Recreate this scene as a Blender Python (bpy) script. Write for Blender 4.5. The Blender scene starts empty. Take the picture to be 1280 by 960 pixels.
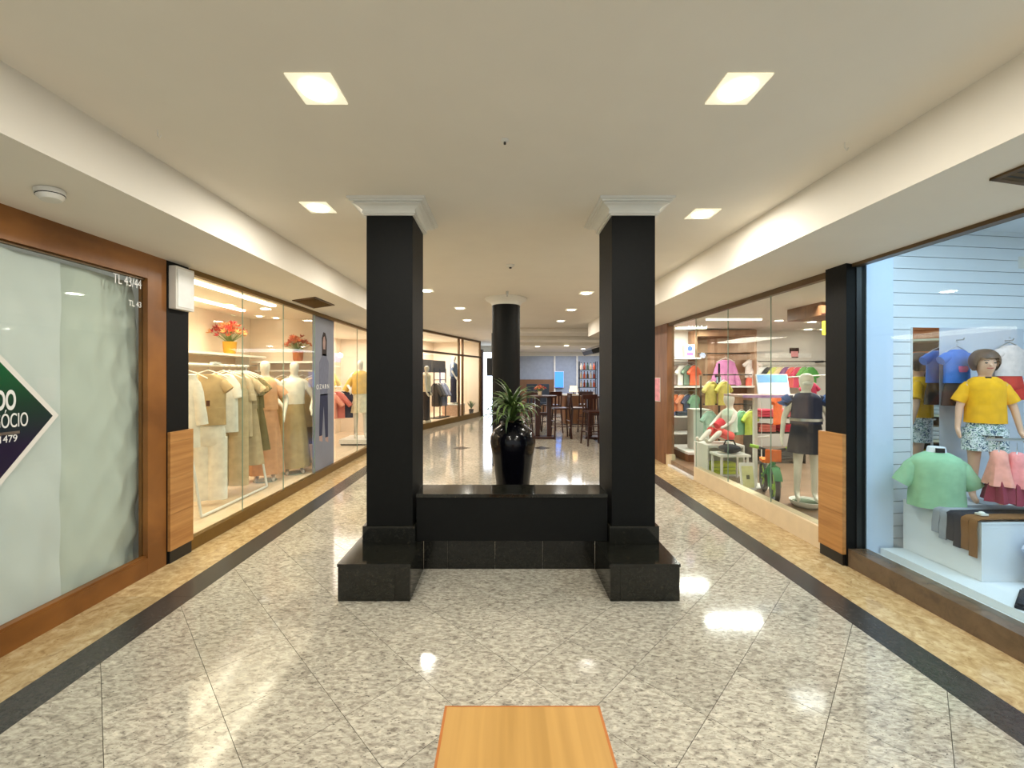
import bpy, bmesh, math, random
from mathutils import Vector, Matrix
random.seed(11)
R = math.radians
F, CX, CY, H = 515.0, 630.0, 470.0, 1.5
col = bpy.context.scene.collection
sc = bpy.context.scene

# ------------------------------------------------------------------ camera, world, exposure
cd = bpy.data.cameras.new('camera'); cam = bpy.data.objects.new('camera', cd); col.objects.link(cam)
cd.sensor_fit = 'HORIZONTAL'; cd.sensor_width = 36; cd.lens = F / 1280 * 36
cd.shift_x = (640 - CX) / 1280; cd.shift_y = -(480 - CY) / 1280
cam.location = (0, 0, H); cam.rotation_euler = (R(90), 0, 0); cd.clip_start = .05; cd.clip_end = 100
sc.camera = cam
w = bpy.data.worlds.new('world'); sc.world = w; w.use_nodes = True
bg = w.node_tree.nodes['Background']; bg.inputs[0].default_value = (.93, .97, 1, 1); bg.inputs[1].default_value = .8
sc.view_settings.view_transform = 'Standard'; sc.view_settings.look = 'None'
sc.view_settings.exposure = 0.0; sc.view_settings.gamma = 1; sc.view_settings.use_curve_mapping = False

def area(name, loc, sx, sy, power, color=(1, 1, 1), rot=(0, 0, 0), spread=180):
    l = bpy.data.lights.new(name, 'AREA'); l.shape = 'RECTANGLE'; l.size = sx; l.size_y = sy
    l.energy = power; l.color = color; l.spread = R(spread)
    o = bpy.data.objects.new(name, l); col.objects.link(o); o.location = loc; o.rotation_euler = rot
    return o
WARM, PINK, COOL, NEUT, HALL = (1, .80, .56), (1, .84, .74), (.60, .80, 1), (1, .96, .9), (1, .95, .85)
P_HALL, P_BOUT, P_KIDS, P_NEAR = 20.0, 19.0, 40.0, 36.0
area('light_boutique_ceiling', (-3.35, 5.0, 2.38), 1.0, 2.6, P_BOUT * 3.0, WARM, spread=130)
area('light_second_boutique', (-3.6, 8.6, 2.38), 1.2, 2.6, 75, PINK)
area('light_third_boutique', (-2.6, 13.9, 2.7), 1.2, 2.4, 170, PINK)
area('light_toy_shop_strip', (3.63, 6.5, 2.36), .85, .06, P_KIDS, NEUT)
area('light_toy_shop_strip', (3.48, 7.6, 2.36), .55, .06, P_KIDS * .6, NEUT)
area('light_toy_shop_ceiling', (4.2, 4.9, 2.36), 1.5, .3, P_KIDS * 1.6, NEUT, spread=120)
area('light_toy_shop_ceiling', (5.4, 6.4, 2.36), .8, .8, P_KIDS * 1.2, NEUT)
area('light_children_window', (3.9, 1.5, 2.66), 1.6, 1.8, P_NEAR * 1.6, COOL)
area('light_children_strip', (2.98, 2.2, 2.62), .06, 1.6, P_NEAR * .3, COOL)
area('light_cafe', (3.0, 14.6, 2.40), 3, 2, 100, (.85, .9, 1))

# ------------------------------------------------------------------ helpers
def W(px, py, D): return Vector(((px - CX) / F * D, D, H + (CY - py) / F * D))
def lin(c):
    f = lambda v: v / 12.92 if v <= .04045 else ((v + .055) / 1.055) ** 2.4
    return tuple(f(v / 255) for v in c) + (1,)
class MB:
    def __init__(s): s.v = []; s.f = []
    def add(s, vs, fs):
        o = len(s.v); s.v += [tuple(p) for p in vs]; s.f += [tuple(i + o for i in f) for f in fs]; return s
    def box(s, x0, y0, z0, x1, y1, z1, m=None):
        x0, x1 = min(x0, x1), max(x0, x1); y0, y1 = min(y0, y1), max(y0, y1); z0, z1 = min(z0, z1), max(z0, z1)
        vs = [Vector((x, y, z)) for z in (z0, z1) for y in (y0, y1) for x in (x0, x1)]
        if m: vs = [m @ p for p in vs]
        return s.add(vs, [(0, 2, 3, 1), (4, 5, 7, 6), (0, 1, 5, 4), (2, 6, 7, 3), (0, 4, 6, 2), (1, 3, 7, 5)])
    def prism(s, poly, a, b, ax='y'):
        n = len(poly)
        mk = {'y': lambda p, t: (p[0], t, p[1]), 'z': lambda p, t: (p[0], p[1], t), 'x': lambda p, t: (t, p[0], p[1])}[ax]
        return s.add([mk(p, a) for p in poly] + [mk(p, b) for p in poly],
                     [tuple(range(n))[::-1], tuple(range(n, 2 * n))] + [(i, (i + 1) % n, n + (i + 1) % n, n + i) for i in range(n)])
    def loft(s, rings, cap0=True, cap1=True, closed=True):
        n = len(rings[0]); vs = [p for r in rings for p in r]; fs = []
        for k in range(len(rings) - 1):
            for i in range(n if closed else n - 1):
                j = (i + 1) % n; fs.append((k * n + i, k * n + j, (k + 1) * n + j, (k + 1) * n + i))
        if cap0: fs.append(tuple(range(n))[::-1])
        if cap1: fs.append(tuple(range((len(rings) - 1) * n, len(rings) * n)))
        return s.add(vs, fs)
    def tube(s, pts, r, n=8, r1=None):
        pts = [Vector(p) for p in pts]; rings = []
        for k, p in enumerate(pts):
            d = (pts[min(k + 1, len(pts) - 1)] - pts[max(k - 1, 0)]).normalized()
            ref = Vector((0, 0, 1)) if abs(d.z) < .9 else Vector((1, 0, 0))
            u = d.cross(ref).normalized(); v = d.cross(u)
            rr = r if r1 is None else r + (r1 - r) * k / (len(pts) - 1)
            rings.append([p + (u * math.cos(2 * math.pi * i / n) + v * math.sin(2 * math.pi * i / n)) * rr for i in range(n)])
        return s.loft(rings)
    def lathe(s, prof, n=24, c=(0, 0, 0)):
        return s.loft([[(c[0] + r * math.cos(2 * math.pi * i / n), c[1] + r * math.sin(2 * math.pi * i / n), c[2] + z) for i in range(n)] for r, z in prof])
    def ball(s, c, rx, ry, rz, n=12, m=8, z0=-1, z1=1):
        pr = []
        for k in range(m + 1):
            t = z0 + (z1 - z0) * k / m; a = math.asin(max(-1, min(1, t))) if False else t * math.pi / 2
            pr.append((max(.02, math.cos(a)), math.sin(a)))
        return s.loft([[(c[0] + rx * r * math.cos(2 * math.pi * i / n), c[1] + ry * r * math.sin(2 * math.pi * i / n), c[2] + rz * z) for i in range(n)] for r, z in pr])
    def build(s, name, m, parent=None, smooth=False, bevel=0, kind=None):
        me = bpy.data.meshes.new(name); me.from_pydata(s.v, [], s.f); me.validate()
        bm = bmesh.new(); bm.from_mesh(me)
        bmesh.ops.recalc_face_normals(bm, faces=bm.faces)
        if bevel: bmesh.ops.bevel(bm, geom=[e for e in bm.edges], offset=bevel, segments=2, affect='EDGES', profile=.7)
        bm.to_mesh(me); bm.free()
        if smooth:
            for p in me.polygons: p.use_smooth = True
            try: me.set_sharp_from_angle(angle=R(50))
            except Exception: pass
        return link(name, me, m, parent, kind)
def link(name, me, m, parent=None, kind=None):
    o = bpy.data.objects.new(name, me); col.objects.link(o); o.parent = parent
    if m and not me.materials: me.materials.append(m)
    if kind: o['kind'] = kind
    return o
def thing(name, label, cat, loc=(0, 0, 0), rz=0, group=None, sc_=1):
    o = bpy.data.objects.new(name, None); col.objects.link(o); o.empty_display_size = .05
    o.location = loc; o.rotation_euler = (0, 0, rz); o.scale = (sc_,) * 3
    return tag(o, label, cat, group)
def tag(o, label, cat, group=None):
    o['label'] = label; o['category'] = cat
    if group: o['group'] = group
    return o
def copy_tree(o, parent=None):
    c = o.copy(); col.objects.link(c); c.parent = parent
    for ch in list(o.children): copy_tree(ch, c)
    return c
def struct(name, mb, m, parent=None, **k):
    o = mb.build(name, m, parent, **k)
    if not parent: o['kind'] = 'structure'
    return o

# ------------------------------------------------------------------ materials
MATS = {}
def mat(name, c, rough=.5, metal=0, var=.06, scale=8, stretch=(1, 1, 1), bump=0, spec=.5, coat=0, coords='Object', emit=0):
    if name in MATS: return MATS[name]
    m = bpy.data.materials.new(name); m.use_nodes = True; nt = m.node_tree; N = nt.nodes; L = nt.links
    b = N['Principled BSDF']; b.inputs['Roughness'].default_value = rough; b.inputs['Metallic'].default_value = metal
    b.inputs['Specular IOR Level'].default_value = spec; b.inputs['Coat Weight'].default_value = coat
    tc = N.new('ShaderNodeTexCoord'); mp = N.new('ShaderNodeMapping'); mp.inputs['Scale'].default_value = stretch
    no = N.new('ShaderNodeTexNoise'); no.inputs['Scale'].default_value = scale; no.inputs['Detail'].default_value = 4
    L.new(tc.outputs[coords], mp.inputs[0]); L.new(mp.outputs[0], no.inputs['Vector'])
    r = N.new('ShaderNodeValToRGB'); l = lin(c)
    r.color_ramp.elements[0].position = .3; r.color_ramp.elements[1].position = .7
    r.color_ramp.elements[0].color = tuple(v * (1 - var) for v in l[:3]) + (1,)
    r.color_ramp.elements[1].color = tuple(min(1, v * (1 + var)) for v in l[:3]) + (1,)
    L.new(no.outputs['Fac'], r.inputs[0]); L.new(r.outputs[0], b.inputs['Base Color'])
    if bump:
        bn = N.new('ShaderNodeBump'); bn.inputs['Strength'].default_value = bump; bn.inputs['Distance'].default_value = .01
        L.new(no.outputs['Fac'], bn.inputs['Height']); L.new(bn.outputs[0], b.inputs['Normal'])
    if emit:
        L.new(r.outputs[0], b.inputs['Emission Color']); b.inputs['Emission Strength'].default_value = emit
    MATS[name] = m; return m
def wood(name, c1, c2, rough=.35, axis=(1, 1, 1), scale=3):
    m = bpy.data.materials.new(name); m.use_nodes = True; nt = m.node_tree; N = nt.nodes; L = nt.links
    b = N['Principled BSDF']; b.inputs['Roughness'].default_value = rough
    tc = N.new('ShaderNodeTexCoord'); mp = N.new('ShaderNodeMapping'); mp.inputs['Scale'].default_value = axis
    n1 = N.new('ShaderNodeTexNoise'); n1.inputs['Scale'].default_value = scale; n1.inputs['Detail'].default_value = 6; n1.inputs['Distortion'].default_value = .4
    L.new(tc.outputs['Object'], mp.inputs[0]); L.new(mp.outputs[0], n1.inputs['Vector'])
    r = N.new('ShaderNodeValToRGB'); r.color_ramp.elements[0].color = lin(c1); r.color_ramp.elements[1].color = lin(c2)
    r.color_ramp.elements[0].position = .35; r.color_ramp.elements[1].position = .68
    L.new(n1.outputs['Fac'], r.inputs[0]); L.new(r.outputs[0], b.inputs['Base Color'])
    return m
def granite(name, cols, rough, s1, s2, fleck=None, stretch=(1, 1, 1), rot=0, fpos=.66):
    m = bpy.data.materials.new(name); m.use_nodes = True; nt = m.node_tree; N = nt.nodes; L = nt.links
    b = N['Principled BSDF']; b.inputs['Roughness'].default_value = rough
    g = N.new('ShaderNodeNewGeometry'); oi = N.new('ShaderNodeObjectInfo'); ad = N.new('ShaderNodeVectorMath'); ad.operation = 'MULTIPLY_ADD'
    cv = N.new('ShaderNodeCombineXYZ'); L.new(oi.outputs['Random'], cv.inputs[2])
    ad.inputs[1].default_value = (1, 1, 9)
    L.new(cv.outputs[0], ad.inputs[0]); L.new(g.outputs['Position'], ad.inputs[2])
    mp = N.new('ShaderNodeMapping'); mp.inputs['Scale'].default_value = stretch; mp.inputs['Rotation'].default_value = (0, 0, rot)
    L.new(ad.outputs[0], mp.inputs[0])
    n1 = N.new('ShaderNodeTexNoise'); n1.inputs['Scale'].default_value = s1; n1.inputs['Detail'].default_value = 5; n1.inputs['Roughness'].default_value = .65; n1.inputs['Distortion'].default_value = .6
    n2 = N.new('ShaderNodeTexNoise'); n2.inputs['Scale'].default_value = s2; n2.inputs['Detail'].default_value = 3
    L.new(mp.outputs[0], n1.inputs['Vector']); L.new(mp.outputs[0], n2.inputs['Vector'])
    r = N.new('ShaderNodeValToRGB'); e = r.color_ramp.elements
    while len(e) < len(cols): e.new(.5)
    for k, c in enumerate(cols): e[k].position = .32 + .36 * k / (len(cols) - 1); e[k].color = lin(c)
    L.new(n1.outputs['Fac'], r.inputs[0]); out = r.outputs[0]
    if fleck:
        r2 = N.new('ShaderNodeValToRGB'); r2.color_ramp.elements[0].position = fpos - .05; r2.color_ramp.elements[1].position = fpos + .03
        L.new(n2.outputs['Fac'], r2.inputs[0]); mx = N.new('ShaderNodeMix'); mx.data_type = 'RGBA'
        L.new(r2.outputs[0], mx.inputs['Factor']); L.new(out, mx.inputs['A']); mx.inputs['B'].default_value = lin(fleck); out = mx.outputs['Result']
    hs = N.new('ShaderNodeHueSaturation'); mr_ = N.new('ShaderNodeMapRange'); mr_.inputs[3].default_value = .88; mr_.inputs[4].default_value = 1.1
    L.new(oi.outputs['Random'], mr_.inputs[0]); L.new(mr_.outputs[0], hs.inputs['Value']); L.new(out, hs.inputs['Color']); L.new(hs.outputs[0], b.inputs['Base Color'])
    return m
def emis(name, c, s):
    m = bpy.data.materials.new(name); m.use_nodes = True; b = m.node_tree.nodes['Principled BSDF']
    b.inputs['Base Color'].default_value = lin(c); b.inputs['Emission Color'].default_value = lin(c); b.inputs['Emission Strength'].default_value = s
    return m
def glass(name, tint=(245, 250, 248), refl=1.0):
    m = bpy.data.materials.new(name); m.use_nodes = True; nt = m.node_tree; N = nt.nodes; L = nt.links
    for n in list(N): N.remove(n)
    o = N.new('ShaderNodeOutputMaterial'); mx = N.new('ShaderNodeMixShader'); t = N.new('ShaderNodeBsdfTransparent'); gl = N.new('ShaderNodeBsdfGlossy')
    fr = N.new('ShaderNodeLayerWeight'); fr.inputs['Blend'].default_value = .5
    pw = N.new('ShaderNodeMath'); pw.operation = 'POWER'; pw.inputs[1].default_value = 4.5; mu = N.new('ShaderNodeMath'); mu.operation = 'MULTIPLY_ADD'
    mu.inputs[1].default_value = .5 * refl; mu.inputs[2].default_value = .025 * refl; L.new(fr.outputs['Facing'], pw.inputs[0])
    t.inputs[0].default_value = lin(tint); gl.inputs['Roughness'].default_value = .01
    L.new(pw.outputs[0], mu.inputs[0]); L.new(mu.outputs[0], mx.inputs[0]); L.new(t.outputs[0], mx.inputs[1]); L.new(gl.outputs[0], mx.inputs[2]); L.new(mx.outputs[0], o.inputs[0])
    return m
def leafprint(name):
    m = bpy.data.materials.new(name); m.use_nodes = True; nt = m.node_tree; N = nt.nodes; L = nt.links
    b = N['Principled BSDF']; b.inputs['Roughness'].default_value = .8
    tc = N.new('ShaderNodeTexCoord'); v = N.new('ShaderNodeTexNoise'); v.inputs['Scale'].default_value = 22; v.inputs['Distortion'].default_value = 1.5
    L.new(tc.outputs['Object'], v.inputs['Vector']); r = N.new('ShaderNodeValToRGB'); e = r.color_ramp.elements; r.color_ramp.interpolation = 'CONSTANT'
    e[0].position = 0; e[0].color = lin((60, 95, 120)); e[1].position = .42; e[1].color = lin((225, 232, 235))
    x = e.new(.55); x.color = lin((130, 165, 150)); x = e.new(.62); x.color = lin((50, 80, 90)); x = e.new(.68); x.color = lin((215, 222, 228))
    L.new(v.outputs['Fac'], r.inputs[0]); L.new(r.outputs[0], b.inputs['Base Color']); return m

M_ceil = mat('ceiling_paint', (236, 230, 218), .9, var=.015, scale=3)
M_white = mat('white_paint', (226, 224, 216), .6, var=.02)
M_cap = mat('plaster_moulding', (228, 227, 220), .7, var=.02)
M_black = mat('black_wall_paint', (13, 14, 13), .6, var=.15, scale=30, bump=.08, spec=.2)
M_gran = granite('floor_granite', [(120, 113, 102), (158, 151, 137), (184, 178, 162), (205, 198, 180)], .09, 26, 55, (88, 82, 76), (1, 2.2, 1), R(35), .68)
M_beige = granite('border_granite', [(158, 132, 92), (178, 152, 108), (194, 170, 126), (206, 186, 146)], .12, 18, 60, (140, 112, 76), fpos=.70)
M_strip = granite('black_floor_granite', [(46, 45, 44), (58, 56, 54), (68, 65, 62)], .25, 60, 90)
M_plin = granite('dark_plinth_granite', [(16, 17, 14), (27, 27, 22), (40, 39, 32)], .10, 45, 110, (70, 68, 58), fpos=.72)
M_grout = mat('grout', (118, 110, 96), .8)
M_frame = wood('orange_wood', (118, 73, 28), (150, 97, 42), .4, (1, .6, .6), 4)
M_oak = wood('oak_veneer', (168, 116, 62), (196, 144, 84), .4, (6, .5, 10), 3)
M_bench = wood('bench_wood', (168, 128, 68), (186, 144, 80), .3, (10, .5, 1), 2.2)
M_benchedge = wood('bench_edge', (150, 84, 30), (180, 108, 44), .35, (6, 1, 6), 3)
M_brown = wood('brown_panel_wood', (112, 74, 46), (140, 96, 62), .45, (3, 3, .6), 3)
M_dwood = wood('dark_bar_wood', (44, 20, 14), (66, 32, 22), .35, (4, 4, .6), 4)
M_gold = mat('bronze_frame', (124, 96, 44), .4, .5)
M_bronze = mat('dark_bronze_frame', (96, 74, 44), .4, .4)
M_glass = glass('shop_glass'); M_glass2 = glass('paper_shop_glass', (244, 247, 244), 1.0)
M_glassedge = mat('glass_edge', (150, 175, 160), .2, var=.02)
M_paper = mat('white_paper', (238, 242, 246), .8, var=.03, scale=4, bump=.0)
M_paper2 = mat('grey_white_paper', (222, 228, 224), .8, var=.03, scale=4)
M_mirror = mat('mirror', (225, 228, 230), .02, 1, var=.0)
M_chrome = mat('brushed_metal', (190, 190, 188), .3, 1)
M_wmet = mat('white_metal', (235, 232, 225), .35)
M_bmet = mat('black_metal', (22, 22, 22), .4)
M_lamp = emis('lamp_lens', (255, 251, 240), 9); M_lampg = emis('lamp_glass', (240, 232, 204), .75)
M_led = emis('led_strip', (255, 240, 215), 9)
M_skin = mat('mannequin_white', (226, 218, 204), .45, var=.02)
M_flesh = mat('mannequin_flesh', (222, 176, 148), .5, var=.03)
M_hair = mat('brown_wig_hair', (74, 50, 34), .5, var=.4, scale=60, stretch=(1, 1, .1))
M_vase = mat('black_glaze', (8, 8, 14), .16, var=.2, spec=.35)
M_leaf = mat('leaf_green', (66, 92, 42), .4, var=.35, scale=5)
M_leaf2 = mat('leaf_light_green', (112, 140, 72), .4, var=.3, scale=5)
M_grill = mat('dark_grill', (52, 46, 40), .6)
def cloth(c, var=.10): return mat('fabric_%d_%d_%d' % tuple(c), c, .85, var=var, scale=14, bump=.25)

# ------------------------------------------------------------------ floor
floor = struct('floor', MB().box(-7, -3, -.12, 7, 18, -.012), M_grout)
T = .533; SO, CO = .045, -.148
def clip(poly, ax, lim, sgn):
    out = []
    for i in range(len(poly)):
        a, b = poly[i], poly[(i + 1) % len(poly)]; da, db = sgn * (lim - a[ax]), sgn * (lim - b[ax])
        if da >= 0: out.append(a)
        if da * db < 0:
            t = da / (da - db); out.append((a[0] + (b[0] - a[0]) * t, a[1] + (b[1] - a[1]) * t))
    return out
def tile_polys(x0, x1, y0, y1):
    for i in range(-30, 60):
        for j in range(-30, 60):
            g = .0016
            s0, s1, c0, c1 = SO + i * T + g, SO + (i + 1) * T - g, CO + j * T + g, CO + (j + 1) * T - g
            p = [((s - c) / 2, (s + c) / 2) for s, c in ((s0, c0), (s1, c0), (s1, c1), (s0, c1))]
            if max(q[1] for q in p) < y0 or min(q[1] for q in p) > y1 or max(q[0] for q in p) < x0 or min(q[0] for q in p) > x1: continue
            for ax, lim, sg in ((0, x1, 1), (0, x0, -1), (1, y1, 1), (1, y0, -1)):
                p = clip(p, ax, lim, sg)
                if len(p) < 3: break
            if len(p) < 3: continue
            A = abs(sum(p[k][0] * p[(k + 1) % len(p)][1] - p[(k + 1) % len(p)][0] * p[k][1] for k in range(len(p)))) / 2
            if A > .003: yield p
n = 0
for p in tile_polys(-2.108, 2.108, 1.0, 8.0):
    MB().prism(p, -.012, 0, 'z').build('floor_tile', M_gran, floor); n += 1
far = MB()
for rg in ((-2.108, 2.108, 8.0, 10.4), (-6.9, 6.9, 10.4, 17.8), (-2.108, 2.108, -2.9, 1.0)):
    for p in tile_polys(*rg): far.prism(p, -.012, 0, 'z')
far.build('tile_field', M_gran, floor, kind='stuff')
for s, xo in ((-1, 2.70), (1, 2.76)):
    y = -2.9
    while y < 10.3:
        y2 = min(y + .95, 10.4)
        MB().box(s * 2.11, y + .001, -.012, s * 2.31, y2 - .001, 0).build('black_strip_slab', M_strip, floor)
        MB().box(s * 2.312, y + .001, -.012, s * xo, y2 - .001, 0).build('border_slab', M_beige, floor)
        y = y2
for px, py in ((577, 560), (677, 560)):
    q = W(px, py, H * F / (py - CY)); r = .19
    MB().prism([(q.x - r, q.y), (q.x, q.y - r), (q.x + r, q.y), (q.x, q.y + r)], -.005, .0015, 'z').build('dark_inset_tile', M_strip, floor)

# ------------------------------------------------------------------ ceiling, fascias
ZC = 2.805
ceil = struct('ceiling', MB().box(-2.12, -3, ZC, 2.12, 10.3, ZC + .1).box(-7, 10.3, ZC, 7, 11.2, ZC + .1).box(-7, 11.2, ZC, .2, 17.9, ZC + .1), M_ceil)
struct('trim_1', MB().prism([(-2.08, ZC), (-2.08, 2.505), (-2.68, 2.42), (-2.80, 2.42), (-2.80, ZC)], -3, 10.35), M_ceil)
struct('trim_2', MB().prism([(2.094, ZC), (2.094, 2.478), (2.74, 2.385), (2.86, 2.385), (2.86, ZC)], -3, 10.25), M_ceil)
struct('trim_3', MB().box(.2, 11.2, 2.674, 7, 13.0, ZC).box(.2, 12.1, 2.56, 7, 13.0, 2.674), M_ceil)
struct('ceiling_cafe', MB().box(.2, 13.0, 2.46, 7, 17.9, 2.9), M_ceil)
# round-edged lamps
def downlight(x, y, z, label, s=.10, power=P_HALL, group='square recessed downlights'):
    t = thing('downlight', label, 'ceiling light', (x, y, z), 0, group)
    MB().box(-s, -s, -.006, s, s, -.0005).build('glass_plate', M_lampg, t)
    MB().lathe([(.0, -.012), (s * .74, -.012), (s * .74, -.0065)], 20).build('lens', M_lamp, t)
    if power: area('light_downlight', (x, y, z - .02), s * 1.5, s * 1.5, power, HALL)
    return t
DL = ['square downlight in the open ceiling near the papered shop, before the pillars', 'square downlight in the open ceiling near the children\'s window, before the pillars',
      'square downlight beside the capital of the boutique-side square pillar', 'square downlight beside the capital of the shop-side square pillar by the toys',
      'first downlight beyond the boutique-side square pillar', 'first downlight beyond the toy-shop-side square pillar', 'second downlight beyond the boutique-side square pillar', 'second downlight beyond the toy-shop-side square pillar',
      'third downlight beyond the boutique-side square pillar', 'third downlight beyond the toy-shop-side square pillar', 'single downlight by the stepped ceiling edge behind the round pillar']
for i, (px, py) in enumerate(((397, 111), (922, 111), (398, 259), (878, 267), (533, 363), (733, 366), (575, 385), (714, 387), (584, 400), (701, 401), (660, 412))):
    q = W(px, py, (ZC - H) * F / (CY - py)); downlight(q.x, q.y, ZC, DL[i])
for x, lb in ((-1.3, 'square downlight hidden behind the boutique-side square pillar'), (1.45, 'square downlight hidden behind the toy-shop-side square pillar')): downlight(x, 4.75, ZC, lb)
for x, y in ((-.95, .5), (1.1, .5), (-1.2, -1), (1.2, -1)): area('light_downlight_behind', (x, y, ZC - .02), .15, .15, P_HALL, HALL)
for px, py in ((672, 433), (708, 432), (729, 436)):
    q = W(px, py, (2.46 - H) * F / (CY - py))
    downlight(q.x, q.y, 2.46, 'small downlight in the lower ceiling above the café tables', .09, 8, 'café downlights')
# small ceiling fittings
def fitting(px, py, label, r=.03, h=.03, m=M_white):
    q = W(px, py, (ZC - H) * F / (CY - py))
    t = thing('ceiling_sensor', label, 'sensor', (q.x, q.y, ZC)); 
    MB().lathe([(0, -h), (r * .6, -h), (r, -h * .4), (r, -.0005)], 16).build('housing', m, t, True)
    MB().lathe([(0, -h - .012), (r * .3, -h - .012), (r * .3, -h)], 10).build('dark_tip', M_grill, t)
fitting(631, 175, 'tiny dark-tipped sensor on the bare ceiling before the square pillars', .022, .012)
fitting(638, 331, 'small white detector on the ceiling between the two square pillars', .05, .03)
fitting(634, 364, 'slim sprinkler head on the ceiling before the round pillar', .018, .07, M_chrome)
for x, px, py in ((-1, 197, 162), (1, 1056, 178)):
    q = W(px, py, (ZC - H) * F / (CY - py))
    tag(MB().tube([(0, 0, 0), (0, 0, -.03), (.012, 0, -.045), (.02, 0, -.03)], .003, 6).build('ceiling_hook', M_white, None), 'tiny white wire hook in the ceiling near the %s fascia' % ('paper-covered shop' if x < 0 else 'children\'s shop'), 'hook').location = (q.x, q.y, ZC)
t = thing('smoke_detector', 'white round smoke detector on the soffit above the paper-covered window', 'smoke detector', (-2.36, 2.14, 2.462)); t.rotation_euler = (0, R(-8), 0)
MB().lathe([(0, -.05), (.04, -.05), (.055, -.03), (.055, -.022), (.06, -.02), (.06, 0)], 20).build('housing', M_white, t, True)
MB().lathe([(.0, -.028), (.057, -.028), (.057, -.024), (.0, -.024)], 20).build('vent_slot', M_grill, t)
def vent(x0, x1, y0, y1, side, label):
    zl = (2.505, 2.42, 2.08, 2.68) if side < 0 else (2.478, 2.385, 2.094, 2.74)
    xc = (x0 + x1) / 2; z = zl[0] + (zl[1] - zl[0]) * (abs(xc) - zl[2]) / (zl[3] - zl[2]); a = math.atan((zl[0] - zl[1]) / (zl[3] - zl[2]))
    t = thing('air_vent', label, 'air vent', (xc, (y0 + y1) / 2, z), 0); t.rotation_euler = (0, a * side, 0)
    w_, l_ = (x1 - x0) / 2, (y1 - y0) / 2
    MB().box(-w_, -l_, -.012, w_, -l_ + .025, 0).box(-w_, l_ - .025, -.012, w_, l_, 0).box(-w_, -l_, -.012, -w_ + .025, l_, 0).box(w_ - .025, -l_, -.012, w_, l_, 0).build('frame', M_bronze, t)
    MB().box(-w_ + .02, -l_ + .02, -.003, w_ - .02, l_ - .02, -.0005).build('dark_duct', M_grill, t)
    k = int(2 * l_ / .04)
    for i in range(k):
        y = -l_ + .03 + (2 * l_ - .06) * i / (k - 1)
        MB().box(-w_ + .025, -.001, -.012, w_ - .025, .001, .012, Matrix.Translation((0, y, -.004)) @ Matrix.Rotation(R(50), 4, 'X')).build('slat', M_bronze, t)
vent(-2.60, -2.31, 5.05, 5.62, -1, 'brown slatted air vent in the soffit above the beige clothing window')
vent(2.32, 2.60, 1.35, 1.97, 1, 'brown slatted air vent in the soffit above the children\'s shop window')

# ------------------------------------------------------------------ pillars and granite planter
def rect_ring(x0, x1, y0, y1, o, z): return [(x0 - o, y0 - o, z), (x1 + o, y0 - o, z), (x1 + o, y1 + o, z), (x0 - o, y1 + o, z)]
CAPP = [(.0, 2.700), (.016, 2.700), (.016, 2.712), (.026, 2.712), (.026, 2.727), (.020, 2.729), (.030, 2.742), (.050, 2.756), (.078, 2.764), (.078, 2.770), (.072, 2.772), (.072, 2.777), (.092, 2.777), (.092, 2.788), (.110, 2.790), (.110, ZC - .0005)]
def square_pillar(x0, x1, label):
    y0, y1 = 3.085, 3.49; cx, cy = (x0 + x1) / 2, (y0 + y1) / 2
    t = thing('square_pillar', label, 'pillar', (cx, cy, .252)); a, b = (x1 - x0) / 2, (y1 - y0) / 2
    MB().box(-a, -b, .0, a, b, 2.46).build('shaft', M_black, t, bevel=.004)
    s = .022
    MB().box(-a - s, -b - s, .0, a + s, -b - .0005, .13).build('skirting_slab', M_plin, t)
    for q in (-1, 1): MB().box(q * a + q * .0005, -b, 0, q * (a + s), b + s, .13).build('skirting_slab', M_plin, t)
    MB().box(-a, b + .0005, 0, a, b + s, .13).build('skirting_slab', M_plin, t)
    c = MB().loft([[Vector(p) - Vector((0, 0, .252)) for p in rect_ring(-a, a, -b, b, o, z)] for o, z in CAPP], True, True).build('capital', M_cap, t)
square_pillar(-1.03, -.685, 'black square pillar with white moulded capital on the boutique side of the planter')
square_pillar(.807, 1.132, 'black square pillar with white moulded capital on the children\'s shop side of the planter')
t = thing('round_pillar', 'black round pillar with white flared capital behind the potted plant', 'pillar', (.035, 6.95, 0))
MB().lathe([(.235, 0), (.235, 2.68)], 40).build('shaft', M_black, t, True)
MB().lathe([(.24, 2.68), (.245, 2.70), (.26, 2.72), (.30, 2.75), (.335, 2.765), (.34, 2.78), (.355, 2.785), (.355, ZC - .0005)], 40).build('capital', M_cap, t, True)
pl = thing('granite_planter_base', 'low U-shaped polished dark granite base carrying the two square pillars', 'plinth', (0, 3.2, 0))
def slab(x0, y0, z0, x1, y1, z1, name='granite_slab', m=M_plin): return MB().box(x0, y0 - 3.2, z0, x1, y1 - 3.2, z1).build(name, m, pl, bevel=.0015)
g = .001; ZP = .25
for xa, xb, cuts in ((-1.106, -.624, [-.725]), (.706, 1.17, [.775])):
    xs = [xa] + cuts + [xb]
    for i in range(len(xs) - 1): slab(xs[i] + g, 2.74, .002, xs[i + 1] - g, 2.76, ZP - .021)       # front facing
    slab(xa - .004, 2.736, ZP - .02, xb + .004, 3.62, ZP, 'top_slab')
    inn, out = (xb, xa) if xa < 0 else (xa, xb)
    sg = 1 if xa < 0 else -1
    slab(inn - sg * .02, 2.762, .002, inn, 3.198, ZP - .021); slab(out, 2.762, .002, out + sg * .02, 3.6, ZP - .021)
for a, b in ((-.624, -.44), (-.44, -.07), (-.07, .30), (.30, .706)): slab(a + g, 3.20, .002, b - g, 3.22, ZP - .021)
slab(-.62, 3.196, ZP - .02, .702, 3.6, ZP, 'top_slab')
lw = thing('low_wall', 'low black wall with granite coping joining the two square pillars', 'wall', (.06, 3.24, .252))
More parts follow.
